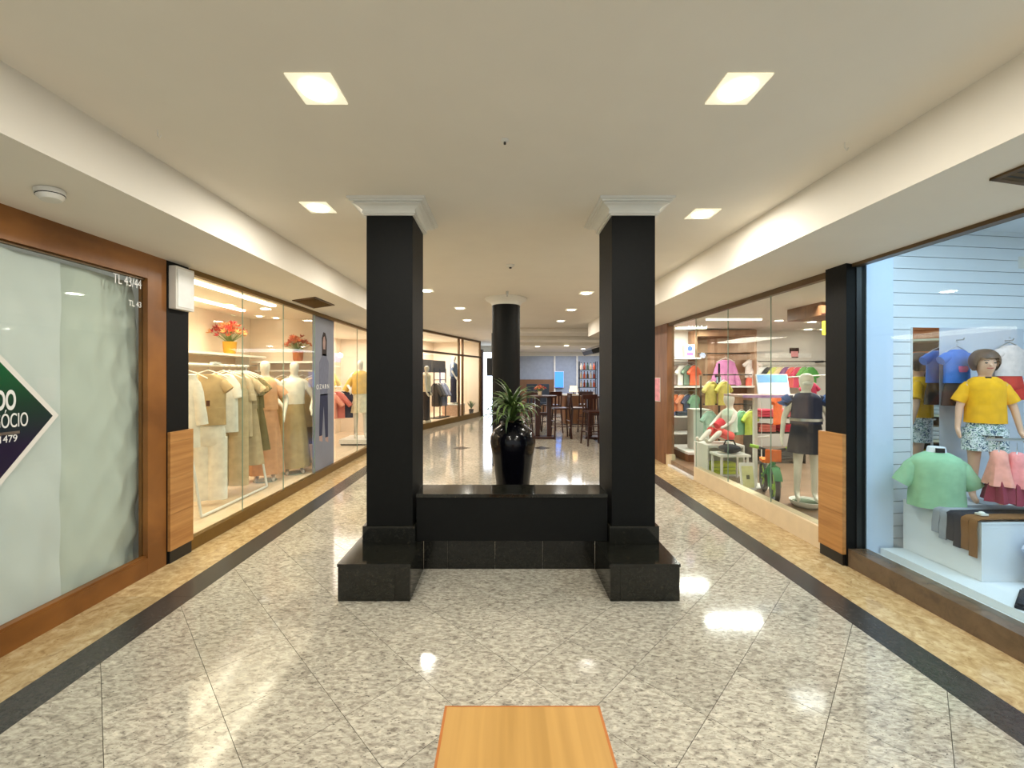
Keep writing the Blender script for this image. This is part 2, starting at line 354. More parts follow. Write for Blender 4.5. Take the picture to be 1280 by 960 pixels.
MB().box(-.722, -.125, 0, .722, .13, .33).build('wall_body', M_black, lw)
MB().box(-.722, -.135, .331, .722, .135, .358).build('coping_slab', M_plin, lw, bevel=.002)

# ------------------------------------------------------------------ vase and plant
vs = thing('floor_vase', 'tall glossy black ceramic vase behind the low wall', 'vase', (.088, 4.1, 0))
MB().lathe([(0, 0), (.125, 0), (.135, .02), (.15, .2), (.175, .5), (.205, .72), (.226, .84), (.222, .90), (.19, .965), (.14, 1.0), (.115, 1.02), (.125, 1.045), (.115, 1.05), (.10, 1.03)], 40).build('body', M_vase, vs, True)
MB().lathe([(0, .99), (.102, .99), (.102, 1.0), (0, 1.005)], 20).build('soil', mat('soil', (40, 30, 22), .9), vs)

yp = thing('yucca_plant', 'bushy green plant with long arching strap leaves in the black vase', 'plant', (.075, 4.1, 1.0))
MB().tube([(0, 0, 0), (.01, 0, .12), (-.005, .0, .22)], .022, 8, .016).build('stem', mat('stem_brown', (92, 78, 52), .8), yp)
for k in range(84):
    a = k * 2.39996; up = random.uniform(.0, 1.0); Ln = random.uniform(.27, .42); wd = random.uniform(.013, .021)
    if k in (5, 16): a = math.pi + .3 * (k - 10) / 10; up = .25; Ln = .42
    base = Vector((0, 0, random.uniform(.02, .20))); d = Vector((math.cos(a), math.sin(a), 0)); el = R(25 + 60 * up); vert = []
    p = base.copy(); side = Vector((-d.y, d.x, 0)); nseg = 7; ang = el
    for i in range(nseg + 1):
        u = i / nseg; ww = wd * (min(1, .45 + 2.2 * u) if u < .3 else 1) * (1 - max(0, (u - .4) / .6) ** 1.6) + .0008
        nr = side.cross(d * math.cos(ang) + Vector((0, 0, math.sin(ang)))).normalized()
        vert.append([p - side * ww, p + nr * ww * -.35, p + side * ww, p + nr * (ww * -.35 + .002)])
        p = p + (d * math.cos(ang) + Vector((0, 0, math.sin(ang)))) * (Ln / nseg); ang -= R(14 + 12 * (1 - up)) * (.4 + u)
    MB().loft(vert).build('leaf', (M_leaf, M_leaf, M_leaf2)[k % 3], yp, True)

# ------------------------------------------------------------------ bench in the foreground
bn = thing('wooden_bench', 'light wooden block bench with darker edge banding on the granite floor', 'bench', (.058, .86, 0))
MB().box(-.236, -.45, .02, .236, .442, .43).build('body', M_bench, bn)
sp_ = MB().box(-.238, -.455, .43, .238, .444, .452).build('seat_panel', M_bench, bn)
for s in (-1, 1): MB().box(s * .238, -.455, .02, s * .246, .444, .4515).build('edge_band', M_benchedge, sp_)
MB().box(-.246, .444, .02, .246, .45, .4515).build('edge_band', M_benchedge, sp_)
MB().box(-.22, -.43, 0, .22, .43, .02).build('foot_recess', M_bmet, bn)

# ------------------------------------------------------------------ text helper
def text(s, size, m, parent, M, align='LEFT', name='lettering', ext=.001, sx=1, sp=1, off=0):
    c = bpy.data.curves.new('txt', 'FONT'); c.body = s; c.size = size; c.extrude = ext; c.align_x = align; c.space_character = sp; c.offset = off
    o = bpy.data.objects.new('txt', c); col.objects.link(o); dg = bpy.context.evaluated_depsgraph_get(); dg.update()
    me = bpy.data.meshes.new_from_object(o.evaluated_get(dg)); bpy.data.objects.remove(o)
    me.transform(M @ Matrix.Diagonal((sx, 1, 1, 1))); me.materials.clear()
    return link(name, me, m, parent)
def MX(x, y, z): return Matrix(((0, 0, 1, x), (1, 0, 0, y), (0, 1, 0, z), (0, 0, 0, 1)))      # text facing +X

# ------------------------------------------------------------------ left: papered shop (window_1)
XL = -2.68
w1 = struct('window_1', MB().box(XL - .07, 3.10, 0.0, XL, 3.27, 2.42), M_frame)
MB().box(XL - .07, -1.2, 2.235, XL, 3.099, 2.42).build('top_rail', M_frame, w1)
MB().box(XL - .05, -1.2, 2.22, XL - .02, 3.099, 2.2345).build('glazing_bead', M_bronze, w1)
MB().box(XL - .07, -1.2, 0, XL, 3.099, .13).build('bottom_rail', M_frame, w1)
MB().box(XL - .055, -1.2, .13, XL - .008, 3.099, .145).build('glazing_bead', M_frame, w1)
MB().box(XL - .045, -1.2, .14, XL - .037, 3.10, 2.23).build('pane', M_glass2, w1)
struct('wall_left_shop', MB().box(XL - .75, -1.3, 0, XL - .65, 3.3, 2.5).box(XL - .75, 3.28, 0, XL - .09, 3.34, 2.5), M_white)
def paper(y0, y1, x, wav, label, seed, pm=None):
    rnd = random.Random(seed); ny, nz = 36, 70; vs_ = []; ph = [rnd.uniform(0, 6) for _ in range(8)]
    for th in (0, -.0015):
        for i in range(ny + 1):
            for j in range(nz + 1):
                u, v = i / ny, j / nz; z = .02 + v * 2.19; y = y0 + u * (y1 - y0)
                y += wav * u * (.5 * math.sin(v * 3.2 + .3) - .8 * max(0, .35 - v)) if wav else 0
                dx = .008 * math.sin(9 * u + 3 * v + ph[0]) + .006 * math.sin(23 * u - 8 * v + ph[1]) * math.sin(7 * v + ph[6]) + .004 * abs(math.sin(14 * u + 19 * v + ph[7])) + .005 * math.sin(5 * v + 4 * u + ph[2]) + .003 * math.sin(31 * v + 9 * u + ph[3])
                if wav: dx += .016 * max(0, u - .15) * abs(math.sin(13 * v + 7 * u + ph[6])) - .012 * u * abs(math.sin(21 * v - 11 * u + ph[7]))
                if wav: dx -= .03 * max(0, u - .3) * (math.sin(6 * v - 5 * u + ph[4]) + 1) + .02 * max(0, u - .3) * math.sin(17 * v * (.6 + u) + ph[5]) ** 2
                vs_.append((x + dx + th, y, z))
    m = MB(); n0 = (ny + 1) * (nz + 1); fs = []
    for i in range(ny):
        for j in range(nz):
            a = i * (nz + 1) + j; fs += [(a, a + nz + 1, a + nz + 2, a + 1), (n0 + a, n0 + a + 1, n0 + a + nz + 2, n0 + a + nz + 1)]
    m.add(vs_, fs); o = m.build('paper_sheet', pm or M_paper, None, True); tag(o, label, 'paper', 'paper sheets behind the shop glass')
paper(-.5, 1.0, XL - .13, 0, 'white paper sheet hung behind the framed shop glass, beyond the diamond sign', 1)
paper(.95, 1.9, XL - .115, 0, 'white paper sheet behind the middle of the diamond sign', 2)
paper(1.86, 2.56, XL - .075, 0, 'flat white paper sheet behind the pointed end of the diamond sign', 3)
paper(2.5, 3.15, XL - .105, .03, 'creased white paper sheet with a curling free edge by the wooden stile', 4, M_paper2)
sg = thing('diamond_sign', 'green and purple diamond sign with white border fixed on the papered shop glass', 'sign', (XL - .03, 1.87, 1.262))
hy, hz = .635, .77
def dia(k, x0, x1): return MB().prism([(-hy * k, 0), (0, -hz * k), (hy * k, 0), (0, hz * k)], x0, x1, 'x')
dia(1.0, 0, .003).build('white_border', M_white, sg)
m = bpy.data.materials.new('sign_print'); m.use_nodes = True; N = m.node_tree.nodes; L = m.node_tree.links
tc = N.new('ShaderNodeTexCoord'); sp = N.new('ShaderNodeSeparateXYZ'); cr = N.new('ShaderNodeValToRGB'); mr = N.new('ShaderNodeMapRange')
mr.inputs[1].default_value = -.15; mr.inputs[2].default_value = .45; L.new(tc.outputs['Object'], sp.inputs[0]); L.new(sp.outputs[2], mr.inputs[0]); L.new(mr.outputs[0], cr.inputs[0])
cr.color_ramp.elements[0].color = lin((30, 22, 52)); cr.color_ramp.elements[1].color = lin((10, 112, 58)); e = cr.color_ramp.elements.new(.4); e.color = lin((20, 58, 42))
L.new(cr.outputs[0], N['Principled BSDF'].inputs['Base Color']); N['Principled BSDF'].inputs['Roughness'].default_value = .3
dia(.945, .0032, .005).build('printed_face', m, sg)
M_txt = mat('white_lettering', (235, 235, 232), .5)
def stx(s, size, yr, z, sx=1, off=0): text(s, size, M_txt, sg, MX(.006, yr - 1.87, z - 1.262), 'RIGHT', sx=sx, off=off)
stx('O', .125, 2.203, 1.448, .45, .003); stx('DO', .148, 2.283, 1.318, .40, .004); stx('NEGÓCIO', .112, 2.342, 1.218, .44); stx('-1479', .056, 2.29, 1.138, .8)
MB().box(.0055, -.20, 1.18 - 1.262, .0065, 2.30 - 1.87, 1.195 - 1.262).build('rule', M_chrome, sg)
t = thing('shop_number_lettering', 'white stick-on unit number on the glass, upper and larger line', 'lettering', (XL - .034, 3.085, 2.15))
text('TL 43/44', .10, M_txt, t, MX(0, 0, 0), 'RIGHT', sx=.62)
t = thing('shop_number_lettering', 'white stick-on unit number on the glass, lower and smaller line', 'lettering', (XL - .034, 3.085, 2.01))
text('TL 43', .06, M_txt, t, MX(0, 0, 0), 'RIGHT', sx=.75)

# ------------------------------------------------------------------ storefront pillars
t = thing('storefront_pillar', 'black storefront pillar with oak cladding below, beside the papered shop', 'pillar', (XL, 3.40, 0))
MB().box(-.22, -.125, 0, .0, .10, 2.44).build('shaft', M_black, t)
z = .10
for hh in (.29, .29, .29): 
    MB().box(-.2, -.118, z + .001, .022, .125, z + hh - .001).build('oak_panel', M_oak, t); z += hh
MB().box(-.2, -.118, z + .001, .022, .125, 1.05).build('oak_panel', M_oak, t)
MB().box(-.19, -.11, 0, .012, .118, .099).build('kick_plate', M_bmet, t)
t = thing('emergency_light', 'white emergency light box mounted on the black pillar by the papered shop', 'emergency light', (XL + .001, 3.40, 2.04))
MB().box(0, -.11, 0, .06, .085, .345).build('housing', M_white, t, bevel=.006)
MB().box(.0605, -.095, .02, .066, .07, .325).build('lens', mat('frosted_plastic', (238, 240, 238), .3), t)
t = thing('storefront_pillar', 'black storefront pillar with oak cladding below, between the two children\'s shops', 'pillar', (2.70, 3.36, 0))
MB().box(.0, -.11, 0, .15, .10, 2.44).build('shaft', M_black, t)
z = .09
for hh in (.32, .32, .31):
    MB().box(-.03, -.108, z + .001, .10, .14, z + hh - .001).build('oak_panel', M_oak, t); z += hh
MB().box(-.02, -.10, 0, .10, .135, .089).build('kick_plate', M_bmet, t)

# ------------------------------------------------------------------ garments
def ring(c, a, b, n=20, amp=0, k=6, ph=0): 
    o = []
    for i in range(n):
        th = 2 * math.pi * i / n; f = 1 + amp * math.sin(k * th + ph)
        o.append((c[0] + a * f * math.cos(th), c[1] + b * f * math.sin(th), c[2]))
    return o
def sleeve(mb, p0, p1, r0, r1, n=10, bend=0):
    p0, p1 = Vector(p0), Vector(p1); d = p1 - p0; ln = d.length; d.normalize()
    u = d.cross(Vector((0, 1, 0))).normalized(); v = Vector((0, 1, 0)); rings = []
    for i in range(5):
        t_ = i / 4; c = p0.lerp(p1, t_) + Vector((0, -bend * math.sin(math.pi * t_), 0)); rr = (r0 + (r1 - r0) * t_) * (.74, .93, 1, 1, 1)[i] + (.004 * math.sin(9 * t_) if 0 < i < 4 else 0)
        rings.append([c + u * rr * math.cos(2 * math.pi * j / n) + v * rr * .75 * math.sin(2 * math.pi * j / n) for j in range(n)])
    mb.loft(rings)
def shirt_mb(w=.21, t=.10, Ln=.62, sl=.22, ang=35, nk=.075, flare=1.0, amp=.05, mb=None, z=0, sr=.075):
    mb = mb or MB(); ph = random.uniform(0, 6)
    rows = [(nk, .055, 0, 0), (nk + .02, .06, -.008, 0), (w * .80, t * .82, -.038, 0), (w * 1.0, t * 1.0, -.08, 0), (w, t, -.16, amp * .2), (w * .97, t * 1.02, -.30, amp * .5), (w * (.95 + flare * .03), t, -Ln * .8, amp), (w * flare, t * flare, -Ln, amp)]
    mb.loft([ring((0, 0, z + zz), a, b, 24, am, 7, ph) for a, b, zz, am in rows], True, True)
    if sl:
        for s in (-1, 1):
            p0 = (s * w * .66, 0, z - .085); p1 = (s * (w * .80 + sl * math.sin(R(ang))), 0, z - .075 - sl * math.cos(R(ang)))
            sleeve(mb, p0, p1, sr, sr * .85)
    return mb
def pants_mb(w=.17, t=.09, Ln=1.0, legw=.095, flare=1.0, spread=.0, mb=None, z=0, amp=.06, oy=0):
    mb = mb or MB(); cr_ = min(.26, Ln * .55); ph = random.uniform(0, 6)
    mb.loft([ring((0, oy, z + zz), a, b, 20) for a, b, zz in ((w * .86, t * .8, 0), (w * .9, t * .85, -.03), (w, t, -cr_ * .6), (w * 1.0, t, -cr_), (w * .7, t * .7, -cr_ - .02))])
    for s in (-1, 1):
        mb.loft([ring((s * (w * .52 + spread * k / 4), oy, z - cr_ * .7 - (Ln - cr_ * .7) * k / 4), legw * (1 + (flare - 1) * k / 4), t * .85 * (1 + (flare - 1) * k / 4), 14, amp * k / 4, 5, ph + s) for k in range(5)])
    return mb
def skirt_mb(w0=.13, w1=.26, t0=.10, t1=.20, Ln=.9, mb=None, z=0, amp=.07, k=9, oy=0):
    mb = mb or MB(); ph = random.uniform(0, 6)
    return mb.loft([ring((0, oy, z - Ln * q / 6), w0 + (w1 - w0) * (q / 6) ** .8, t0 + (t1 - t0) * (q / 6) ** .8, 36, amp * q / 6, k, ph) for q in range(7)])
def hanger(parent, z=0, w=.19, m=None):
    hg = MB().tube([(-w, 0, -.045 + z), (-w * .5, 0, .01 + z), (0, 0, .045 + z), (w * .5, 0, .01 + z), (w, 0, -.045 + z)], .006, 6).build('hanger', m or M_wmet, parent)
    MB().tube([(0, 0, .045 + z), (.0, 0, .075 + z), (.018, 0, .095 + z), (.0, 0, .112 + z), (-.015, 0, .10 + z)], .003, 6).build('hook', M_chrome, hg)
LW = {'shirt': 'shirt', 'pants': 'trousers', 'dress': 'dress', 'outfit': 'outfit'}
def garment(kind, color, loc, label, rz=0, s=1, group=None, lower=None, Ln=None, hang=True, cname='top', **k):
    t = thing({'shirt': 'hanging_shirt', 'pants': 'hanging_trousers', 'dress': 'hanging_dress', 'outfit': 'hanging_outfit'}[kind], label, {'shirt': 'shirt', 'pants': 'trousers', 'dress': 'dress', 'outfit': 'outfit'}[kind], loc, rz, group, s)
    if kind in ('shirt', 'outfit'): k.setdefault('t', .055); k.setdefault('sr', .066)
    if kind == 'pants': k.setdefault('t', .06)
    if kind == 'shirt': shirt_mb(Ln=Ln or .62, **k).build('fabric', cloth(color), t, True)
    elif kind == 'pants': pants_mb(Ln=Ln or 1.0, **k).build('fabric', cloth(color), t, True)
    elif kind == 'dress':
        mb = shirt_mb(w=.19, t=.055, Ln=.42, sl=k.get('sl', .16), sr=.066); skirt_mb(.17, .25, .055, .085, (Ln or 1.0) - .38, mb, -.38).build('fabric', cloth(color), t, True)
    else:
        shirt_mb(Ln=.55, **k).build('top', cloth(color), t, True); pants_mb(Ln=(Ln or 1.3) - .5, w=.165, t=.048, z=-.5).build('trousers', cloth(lower), t, True) if (Ln or 1.3) > .95 else pants_mb(Ln=(Ln or 1.3) - .5, w=.18, z=-.5, legw=.1, flare=1.1).build('shorts', cloth(lower), t, True)
    if hang: hanger(t)
    return t

# ------------------------------------------------------------------ mannequin bodies (skin modifier)
def body(name, joints, edges, m, parent, root=0, sub=2):
    me = bpy.data.meshes.new('tmp'); me.from_pydata([j[0] for j in joints], edges, []); o = bpy.data.objects.new('tmp', me); col.objects.link(o)
    md = o.modifiers.new('s', 'SKIN'); md.use_smooth_shade = True; md.branch_smoothing = .3
    sd = me.skin_vertices[0].data
    for i, j in enumerate(joints):
        r = j[1]; sd[i].radius = (r, r) if not isinstance(r, tuple) else r; sd[i].use_root = (i == root)
    ss = o.modifiers.new('u', 'SUBSURF'); ss.levels = sub; ss.render_levels = sub
    dg = bpy.context.evaluated_depsgraph_get(); dg.update()
    out = bpy.data.meshes.new_from_object(o.evaluated_get(dg)); bpy.data.objects.remove(o)
    for p in out.polygons: p.use_smooth = True
    out.materials.clear(); return link(name, out, m, parent)
def standing(arms=((.25, -.02, 1.12), (.27, -.06, .88)), arms2=None, head=True, child=False, legs=True):
    hz_ = 1.0
    J = [((0, 0, .93), (.13, .10)), ((0, 0, 1.08), (.105, .085)), ((0, 0, 1.28), (.135, .10)), ((0, 0, 1.41), (.08, .07)), ((0, 0, 1.49), (.048, .048))]
    E = [(0, 1), (1, 2), (2, 3), (3, 4)]
    if head:
        hs = 1.28 if child else 1
        J += [((0, -.012, 1.55), (.062 * hs, .072 * hs)), ((0, -.012, 1.55 + .075 * hs), (.076 * hs, .092 * hs)), ((0, 0, 1.55 + .14 * hs), (.05 * hs, .06 * hs))]; E += [(4, 5), (5, 6), (6, 7)]
    for s in (-1, 1):
        A = arms if s < 0 or not arms2 else arms2; b = len(J)
        J += [((s * .15, 0, 1.38), .055), ((s * A[0][0], A[0][1], A[0][2]), .036), ((s * A[1][0], A[1][1], A[1][2]), .025), ((s * (A[1][0] + .005), A[1][1] - .04, A[1][2] - .05), (.034, .016)), ((s * (A[1][0]), A[1][1] - .07, A[1][2] - .11), (.022, .010))]
        E += [(3, b), (b, b + 1), (b + 1, b + 2), (b + 2, b + 3), (b + 3, b + 4)]
        if legs:
            b = len(J)
            J += [((s * .085, 0, .84), .085), ((s * .095, -.01, .47), .052), ((s * .10, .02, .09), .034), ((s * .105, -.05, .035), (.036, .028)), ((s * .11, -.13, .025), (.034, .018))]
            E += [(0, b), (b, b + 1), (b + 1, b + 2), (b + 2, b + 3), (b + 3, b + 4)]
    return J, E
def stand_plate(t, r=.15, m=None): MB().lathe([(0, 0), (r, 0), (r, .008), (0, .012)], 28).build('base_plate', m or M_glassedge, t)

# ------------------------------------------------------------------ left boutique (window_2)
ZF = .10
struct('floor_boutique', MB().box(-4.2, 3.54, 0, XL - .02, 10.35, ZF), mat('boutique_floor', (226, 205, 178), .25))
MW = mat('boutique_wall', (236, 220, 200), .7, var=.02)
struct('wall_boutique_back', MB().box(-4.2, 3.54, ZF, -4.1, 10.35, 2.6), MW)
struct('wall_boutique_divider', MB().box(-4.1, 6.66, ZF, XL - .09, 6.72, 2.45), MW)
struct('wall_boutique_near', MB().box(-4.2, 3.52, 0, XL - .22, 3.538, 2.6), MW)
struct('wall_boutique_far', MB().box(-4.2, 10.35, 0, -2.3, 10.42, 2.8), MW)
struct('ceiling_boutique', MB().box(-4.2, 3.52, 2.42, XL - .12, 10.4, 2.5), mat('boutique_ceiling', (238, 226, 208), .8, var=.02))
w2 = struct('window_2', MB().box(XL - .06, 3.525, 0, XL + .0, 8.9, .105), M_gold)
MB().box(XL - .06, 3.525, 2.375, XL, 10.3, 2.42).build('top_rail', M_gold, w2)
for a, b in ((3.53, 4.27), (4.274, 5.06), (5.064, 5.90), (6.63, 7.6), (7.604, 8.85)):
    MB().box(XL - .035, a, .105, XL - .027, b, 2.375).build('pane', M_glass, w2)
    MB().box(XL - .036, b, .105, XL - .026, b + .003, 2.375).build('glass_joint', M_glassedge, w2)
struct('wall_boutique_front', MB().box(XL - .08, 8.9, 0, XL, 10.34, 2.42), M_white)
def led(x0, y0, x1, y1, z, label, nm='led_strip_light'):
    o = MB().box(x0, y0, z - .02, x1, y1, z - .0005).build(nm, M_led, None); tag(o, label, 'ceiling light')
led(-3.03, 3.7, -2.96, 5.35, 2.42, 'long glowing strip light in the boutique ceiling next to the window glass')
led(-3.67, 3.7, -3.61, 5.75, 2.42, 'long glowing strip light in the boutique ceiling over the clothes rack, farther from the glass')
for px, py in ((288, 381), (288, 394), (345, 397), (386, 410), (245, 386)):
    q = W(px, py, (2.42 - H) * F / (CY - py)); 
    if q.y > 6.5: q.y = 6.3
    downlight(q.x, q.y, 2.42, 'small round-lensed spot glowing in the boutique ceiling', .05, 0, 'boutique ceiling spots')
# clothes rack
rk = thing('clothes_rack', 'white tubular clothes rail full of beige garments behind the boutique glass', 'clothes rack', (-3.22, 4.6, ZF))
for s in (-1, 1):
    y = s * .56
    MB().tube([(.25, y, .02), (0, y * .97, 1.52), (-.25, y, .02)], .014, 8).build('side_frame', M_wmet, rk, True)
MB().tube([(.25, -.56, .02), (.25, .56, .02)], .014, 8).build('floor_bar', M_wmet, rk); MB().tube([(-.25, -.56, .02), (-.25, .56, .02)], .014, 8).build('floor_bar', M_wmet, rk)
MB().tube([(0, -.58, 1.52), (0, .58, 1.52)], .013, 8).build('top_rail', M_wmet, rk)
MB().box(-.02, -.06, 1.535, .02, .06, 1.555).tube([(0, 0, 1.53), (0, 0, 1.56)], .01).build('rail_clip', M_wmet, rk)
Zr = ZF + 1.52 - .10
RK = [('outfit', (192, 164, 120), -3.2, 4.46, 'tan printed top over white wide trousers on the clothes rail', dict(Ln=1.36, t=.062, lower=(240, 236, 226), sl=.12, ang=30, w=.17)),
      ('shirt', (240, 234, 222), -3.24, 4.2, 'white long-sleeved blouse on the clothes rail by the black pillar', dict(Ln=.75, sl=.45, ang=6, w=.12)),
      ('shirt', (242, 238, 228), -3.2, 4.70, 'cream striped blouse on the clothes rail next to the tan top', dict(Ln=.66, sl=.2, ang=8, w=.15)),
      ('pants', (206, 184, 148), -3.2, 4.80, 'khaki trousers on the clothes rail behind the cream blouse', dict(Ln=1.30, w=.18, legw=.10)),
      ('shirt', (214, 190, 156), -3.2, 4.92, 'sand-coloured tunic on the clothes rail', dict(Ln=.75, sl=.25, ang=6, w=.17)),
      ('dress', (196, 174, 140), -3.2, 5.0, 'light camel dress on the clothes rail', dict(Ln=1.1)),
      ('shirt', (142, 126, 82), -3.2, 5.07, 'olive shirt on the clothes rail', dict(Ln=.6, sl=.2, ang=14, w=.17)),
      ('dress', (128, 112, 72), -3.2, 5.13, 'dark olive dress at the far end of the clothes rail', dict(Ln=.95))]
for kd, c, x, y, lb, k in RK: garment(kd, c, (x, y, Zr), lb, rz=R(random.uniform(8, 20)), group='garments on the white rail', **k)
for x, y, w_ in ((-3.12, 4.335, .02),):
    o = MB().box(.02, -.112, -.34, .05, -.10, -.28).build('chest_print', cloth((96, 60, 44)), None); tag(o, 'small brown print patch on the tan top', 'print'); o.parent = [q for q in bpy.data.objects if q.get('label', '').startswith('tan printed top')][0]; del o['label'], o['category']
# wall shelf + flowers
sh = thing('wall_shelf', 'white wall shelf with hanging rail along the boutique wall behind the clothes rack', 'shelf', (-3.95, 5.0, 1.78))
MB().box(-.15, -1.4, 0, .17, 1.55, .03).build('board', M_wmet, sh)
MB().tube([(.03, -1.4, -.12), (.03, 1.55, -.12)], .012).build('rail', M_wmet, sh)
for y in (-1.2, 0, 1.3): MB().box(-.15, y - .01, -.14, .06, y + .01, 0).build('bracket', M_wmet, sh)
sh = thing('wall_shelf', 'white wall shelf with hanging rail on the wall behind the mannequins', 'shelf', (-3.35, 6.5, 1.70))
MB().box(-.55, -.14, 0, .55, .155, .03).build('board', M_wmet, sh)
MB().tube([(-.55, -.05, -.12), (.55, -.05, -.12)], .012).build('rail', M_wmet, sh)
for x in (-.5, .5): MB().box(x - .01, -.06, -.14, x + .01, .155, 0).build('bracket', M_wmet, sh)
def flowers(loc, s, label, plabel, pot=(214, 160, 50), colors=((214, 96, 66), (222, 130, 96), (190, 60, 70), (226, 170, 110))):
    t = thing('flower_pot', plabel, 'pot', loc, 0, None, s)
    MB().lathe([(0, 0), (.06, 0), (.075, .03), (.08, .12), (.085, .165), (.075, .165), (.07, .14), (0, .14)], 18).build('pot', cloth(pot), t, True)
    f = thing('dried_flowers', label, 'flowers', (loc[0], loc[1], loc[2] + .14 * s), 0, None, s)
    rnd = random.Random(int(s * 100))
    for k in range(48):
        a = rnd.uniform(0, 6.28); e = rnd.uniform(.1, .95); Ln = rnd.uniform(.16, .27); d = Vector((math.cos(a) * e, math.sin(a) * e, 1.1 - .55 * e)).normalized()
        MB().tube([(0, 0, 0), d * Ln * .6, d * Ln], .003, 5).build('stem', M_leaf2, f)
        p = d * Ln; u = d.orthogonal().normalized(); mb = MB()
        for q in range(5):
            v = (Matrix.Rotation(q * 1.257, 3, d) @ u); mb.add([p, p + v * .022 + d * .02 + d.cross(v) * .012, p + v * .045 + d * .05, p + v * .022 + d * .02 - d.cross(v) * .012, p + v * .02 + d * .035], [(0, 1, 4), (1, 2, 4), (2, 3, 4), (3, 0, 4), (0, 3, 2, 1)])
        mb.build('blossom', cloth(colors[k % 4]), f)
flowers((-3.88, 5.83, 1.811), 1.05, 'orange and coral flowers in the mustard pot above the clothes rack', 'mustard pot on the shelf above the clothes rack')
flowers((-3.22, 6.44, 1.731), .95, 'rust-orange dried flowers in the clay pot above the mannequins', 'clay-orange pot on the shelf above the mannequins', (176, 104, 58), ((190, 100, 60), (170, 84, 56), (206, 130, 84), (150, 70, 50)))
for i, (c, x, lb) in enumerate((((226, 214, 196), -3.7, 'ivory'), ((170, 140, 96), -3.45, 'camel'), ((150, 126, 80), -3.30, 'olive brown'), ((134, 112, 70), -3.15, 'dark olive'), ((196, 170, 124), -2.98, 'sand'))):
    garment('dress' if i % 2 else 'shirt', c, (x, 6.44, 1.475), lb + ' garment on the wall rail behind the boutique mannequins', rz=R(60), s=.95, Ln=1.1 if i % 2 else .8, group='garments on the wall rail')
# boutique mannequins
def mannequin(label, loc, rz, s, pose, m=M_skin, plate=True):
    t = thing('mannequin', label, 'mannequin', loc, rz, None, s); J, E = pose
    body('body', J, E, m, t)
    if plate: stand_plate(t)
    return t
mq = mannequin('white female mannequin in a peach top and long peach skirt behind the boutique glass', (-3.2, 5.52, ZF), R(25), .95, standing(((.24, -.02, 1.13), (.22, -.16, .96)), ((.27, .02, 1.14), (.24, -.10, .93))))
shirt_mb(.165, .125, .46, .22, 30, .07, amp=.04, z=1.46).build('peach_top', cloth((226, 170, 126)), mq, True); skirt_mb(.135, .24, .11, .2, .95, z=1.06).build('peach_skirt', cloth((218, 162, 122)), mq, True)
ring_ = MB().loft([ring((0, 0, 1.06), .142, .118, 20), ring((0, 0, 1.03), .146, .122, 20)]).build('belt', cloth((170, 116, 80)), mq, True)
mq = mannequin('white female mannequin in a white top and olive-beige long skirt behind the boutique glass', (-3.03, 5.95, ZF), R(35), .95, standing(((.25, .03, 1.15), (.17, -.2, 1.02)), ((.27, -.02, 1.12), (.2, -.18, .98))))
shirt_mb(.15, .115, .40, .10, 30, .075, amp=.03, z=1.45).build('white_top', cloth((238, 230, 214)), mq, True); skirt_mb(.13, .23, .11, .2, .98, z=1.08).build('long_skirt', cloth((184, 160, 116)), mq, True)
# shoes / folded cloth on floor
def folded(loc, c, label, w_=.3, d=.24, h=.05, rz=0, layers=2, cat='folded clothes', nm='folded_garment', group=None):
    t = thing(nm, label, cat, loc, rz, group)
    for i in range(layers):
        z0 = h * i / layers; MB().box(-w_ / 2 + .01 * i, -d / 2, z0 + .001, w_ / 2, d / 2 - .01 * i, z0 + h / layers - .001).build('fold', cloth(c), t, True, bevel=h / layers * .4)
    return t
# advertising panel
po = thing('advertising_panel', 'tall blue-grey advertising panel showing a model in jeans inside the boutique glass', 'poster', (XL - .06, 6.27, .106))
MB().box(-.012, -.355, 0, 0, .355, 2.30).build('panel', mat('poster_print', (128, 132, 144), .4, var=.12, scale=2), po)
def flat(pts, m, name, x=.0015): MB().prism(pts, .0003, x, 'x').build(name, m, po)
Mh, Mj, Mt, Mf = cloth((58, 48, 46)), cloth((44, 48, 74)), cloth((112, 116, 134)), cloth((168, 142, 134))
flat([(-.07, 1.70), (.09, 1.70), (.10, 1.95), (.05, 2.05), (-.02, 2.06), (-.07, 1.97)], Mh, 'printed_hair')
flat([(-.03, 1.80), (.04, 1.80), (.055, 1.92), (.02, 2.0), (-.02, 1.98), (-.04, 1.9)], Mf, 'printed_face', .002)
flat([(-.12, 1.10), (.12, 1.10), (.15, 1.35), (.17, 1.60), (.06, 1.73), (-.04, 1.73), (-.16, 1.60), (-.17, 1.3)], Mt, 'printed_shirt')
flat([(-.16, .5), (-.07, .5), (-.01, .95), (.05, .45), (.14, .45), (.14, .9), (.13, 1.12), (-.13, 1.12), (-.15, .9)], Mj, 'printed_jeans')
flat([(-.16, .44), (-.06, .40), (-.06, .5), (-.16, .5)], Mf, 'printed_foot'); flat([(.05, .40), (.15, .36), (.15, .45), (.05, .45)], Mf, 'printed_foot')
text('OZARN', .10, M_txt, po, MX(.003, -.26, 1.20), 'LEFT', sp=1.45)
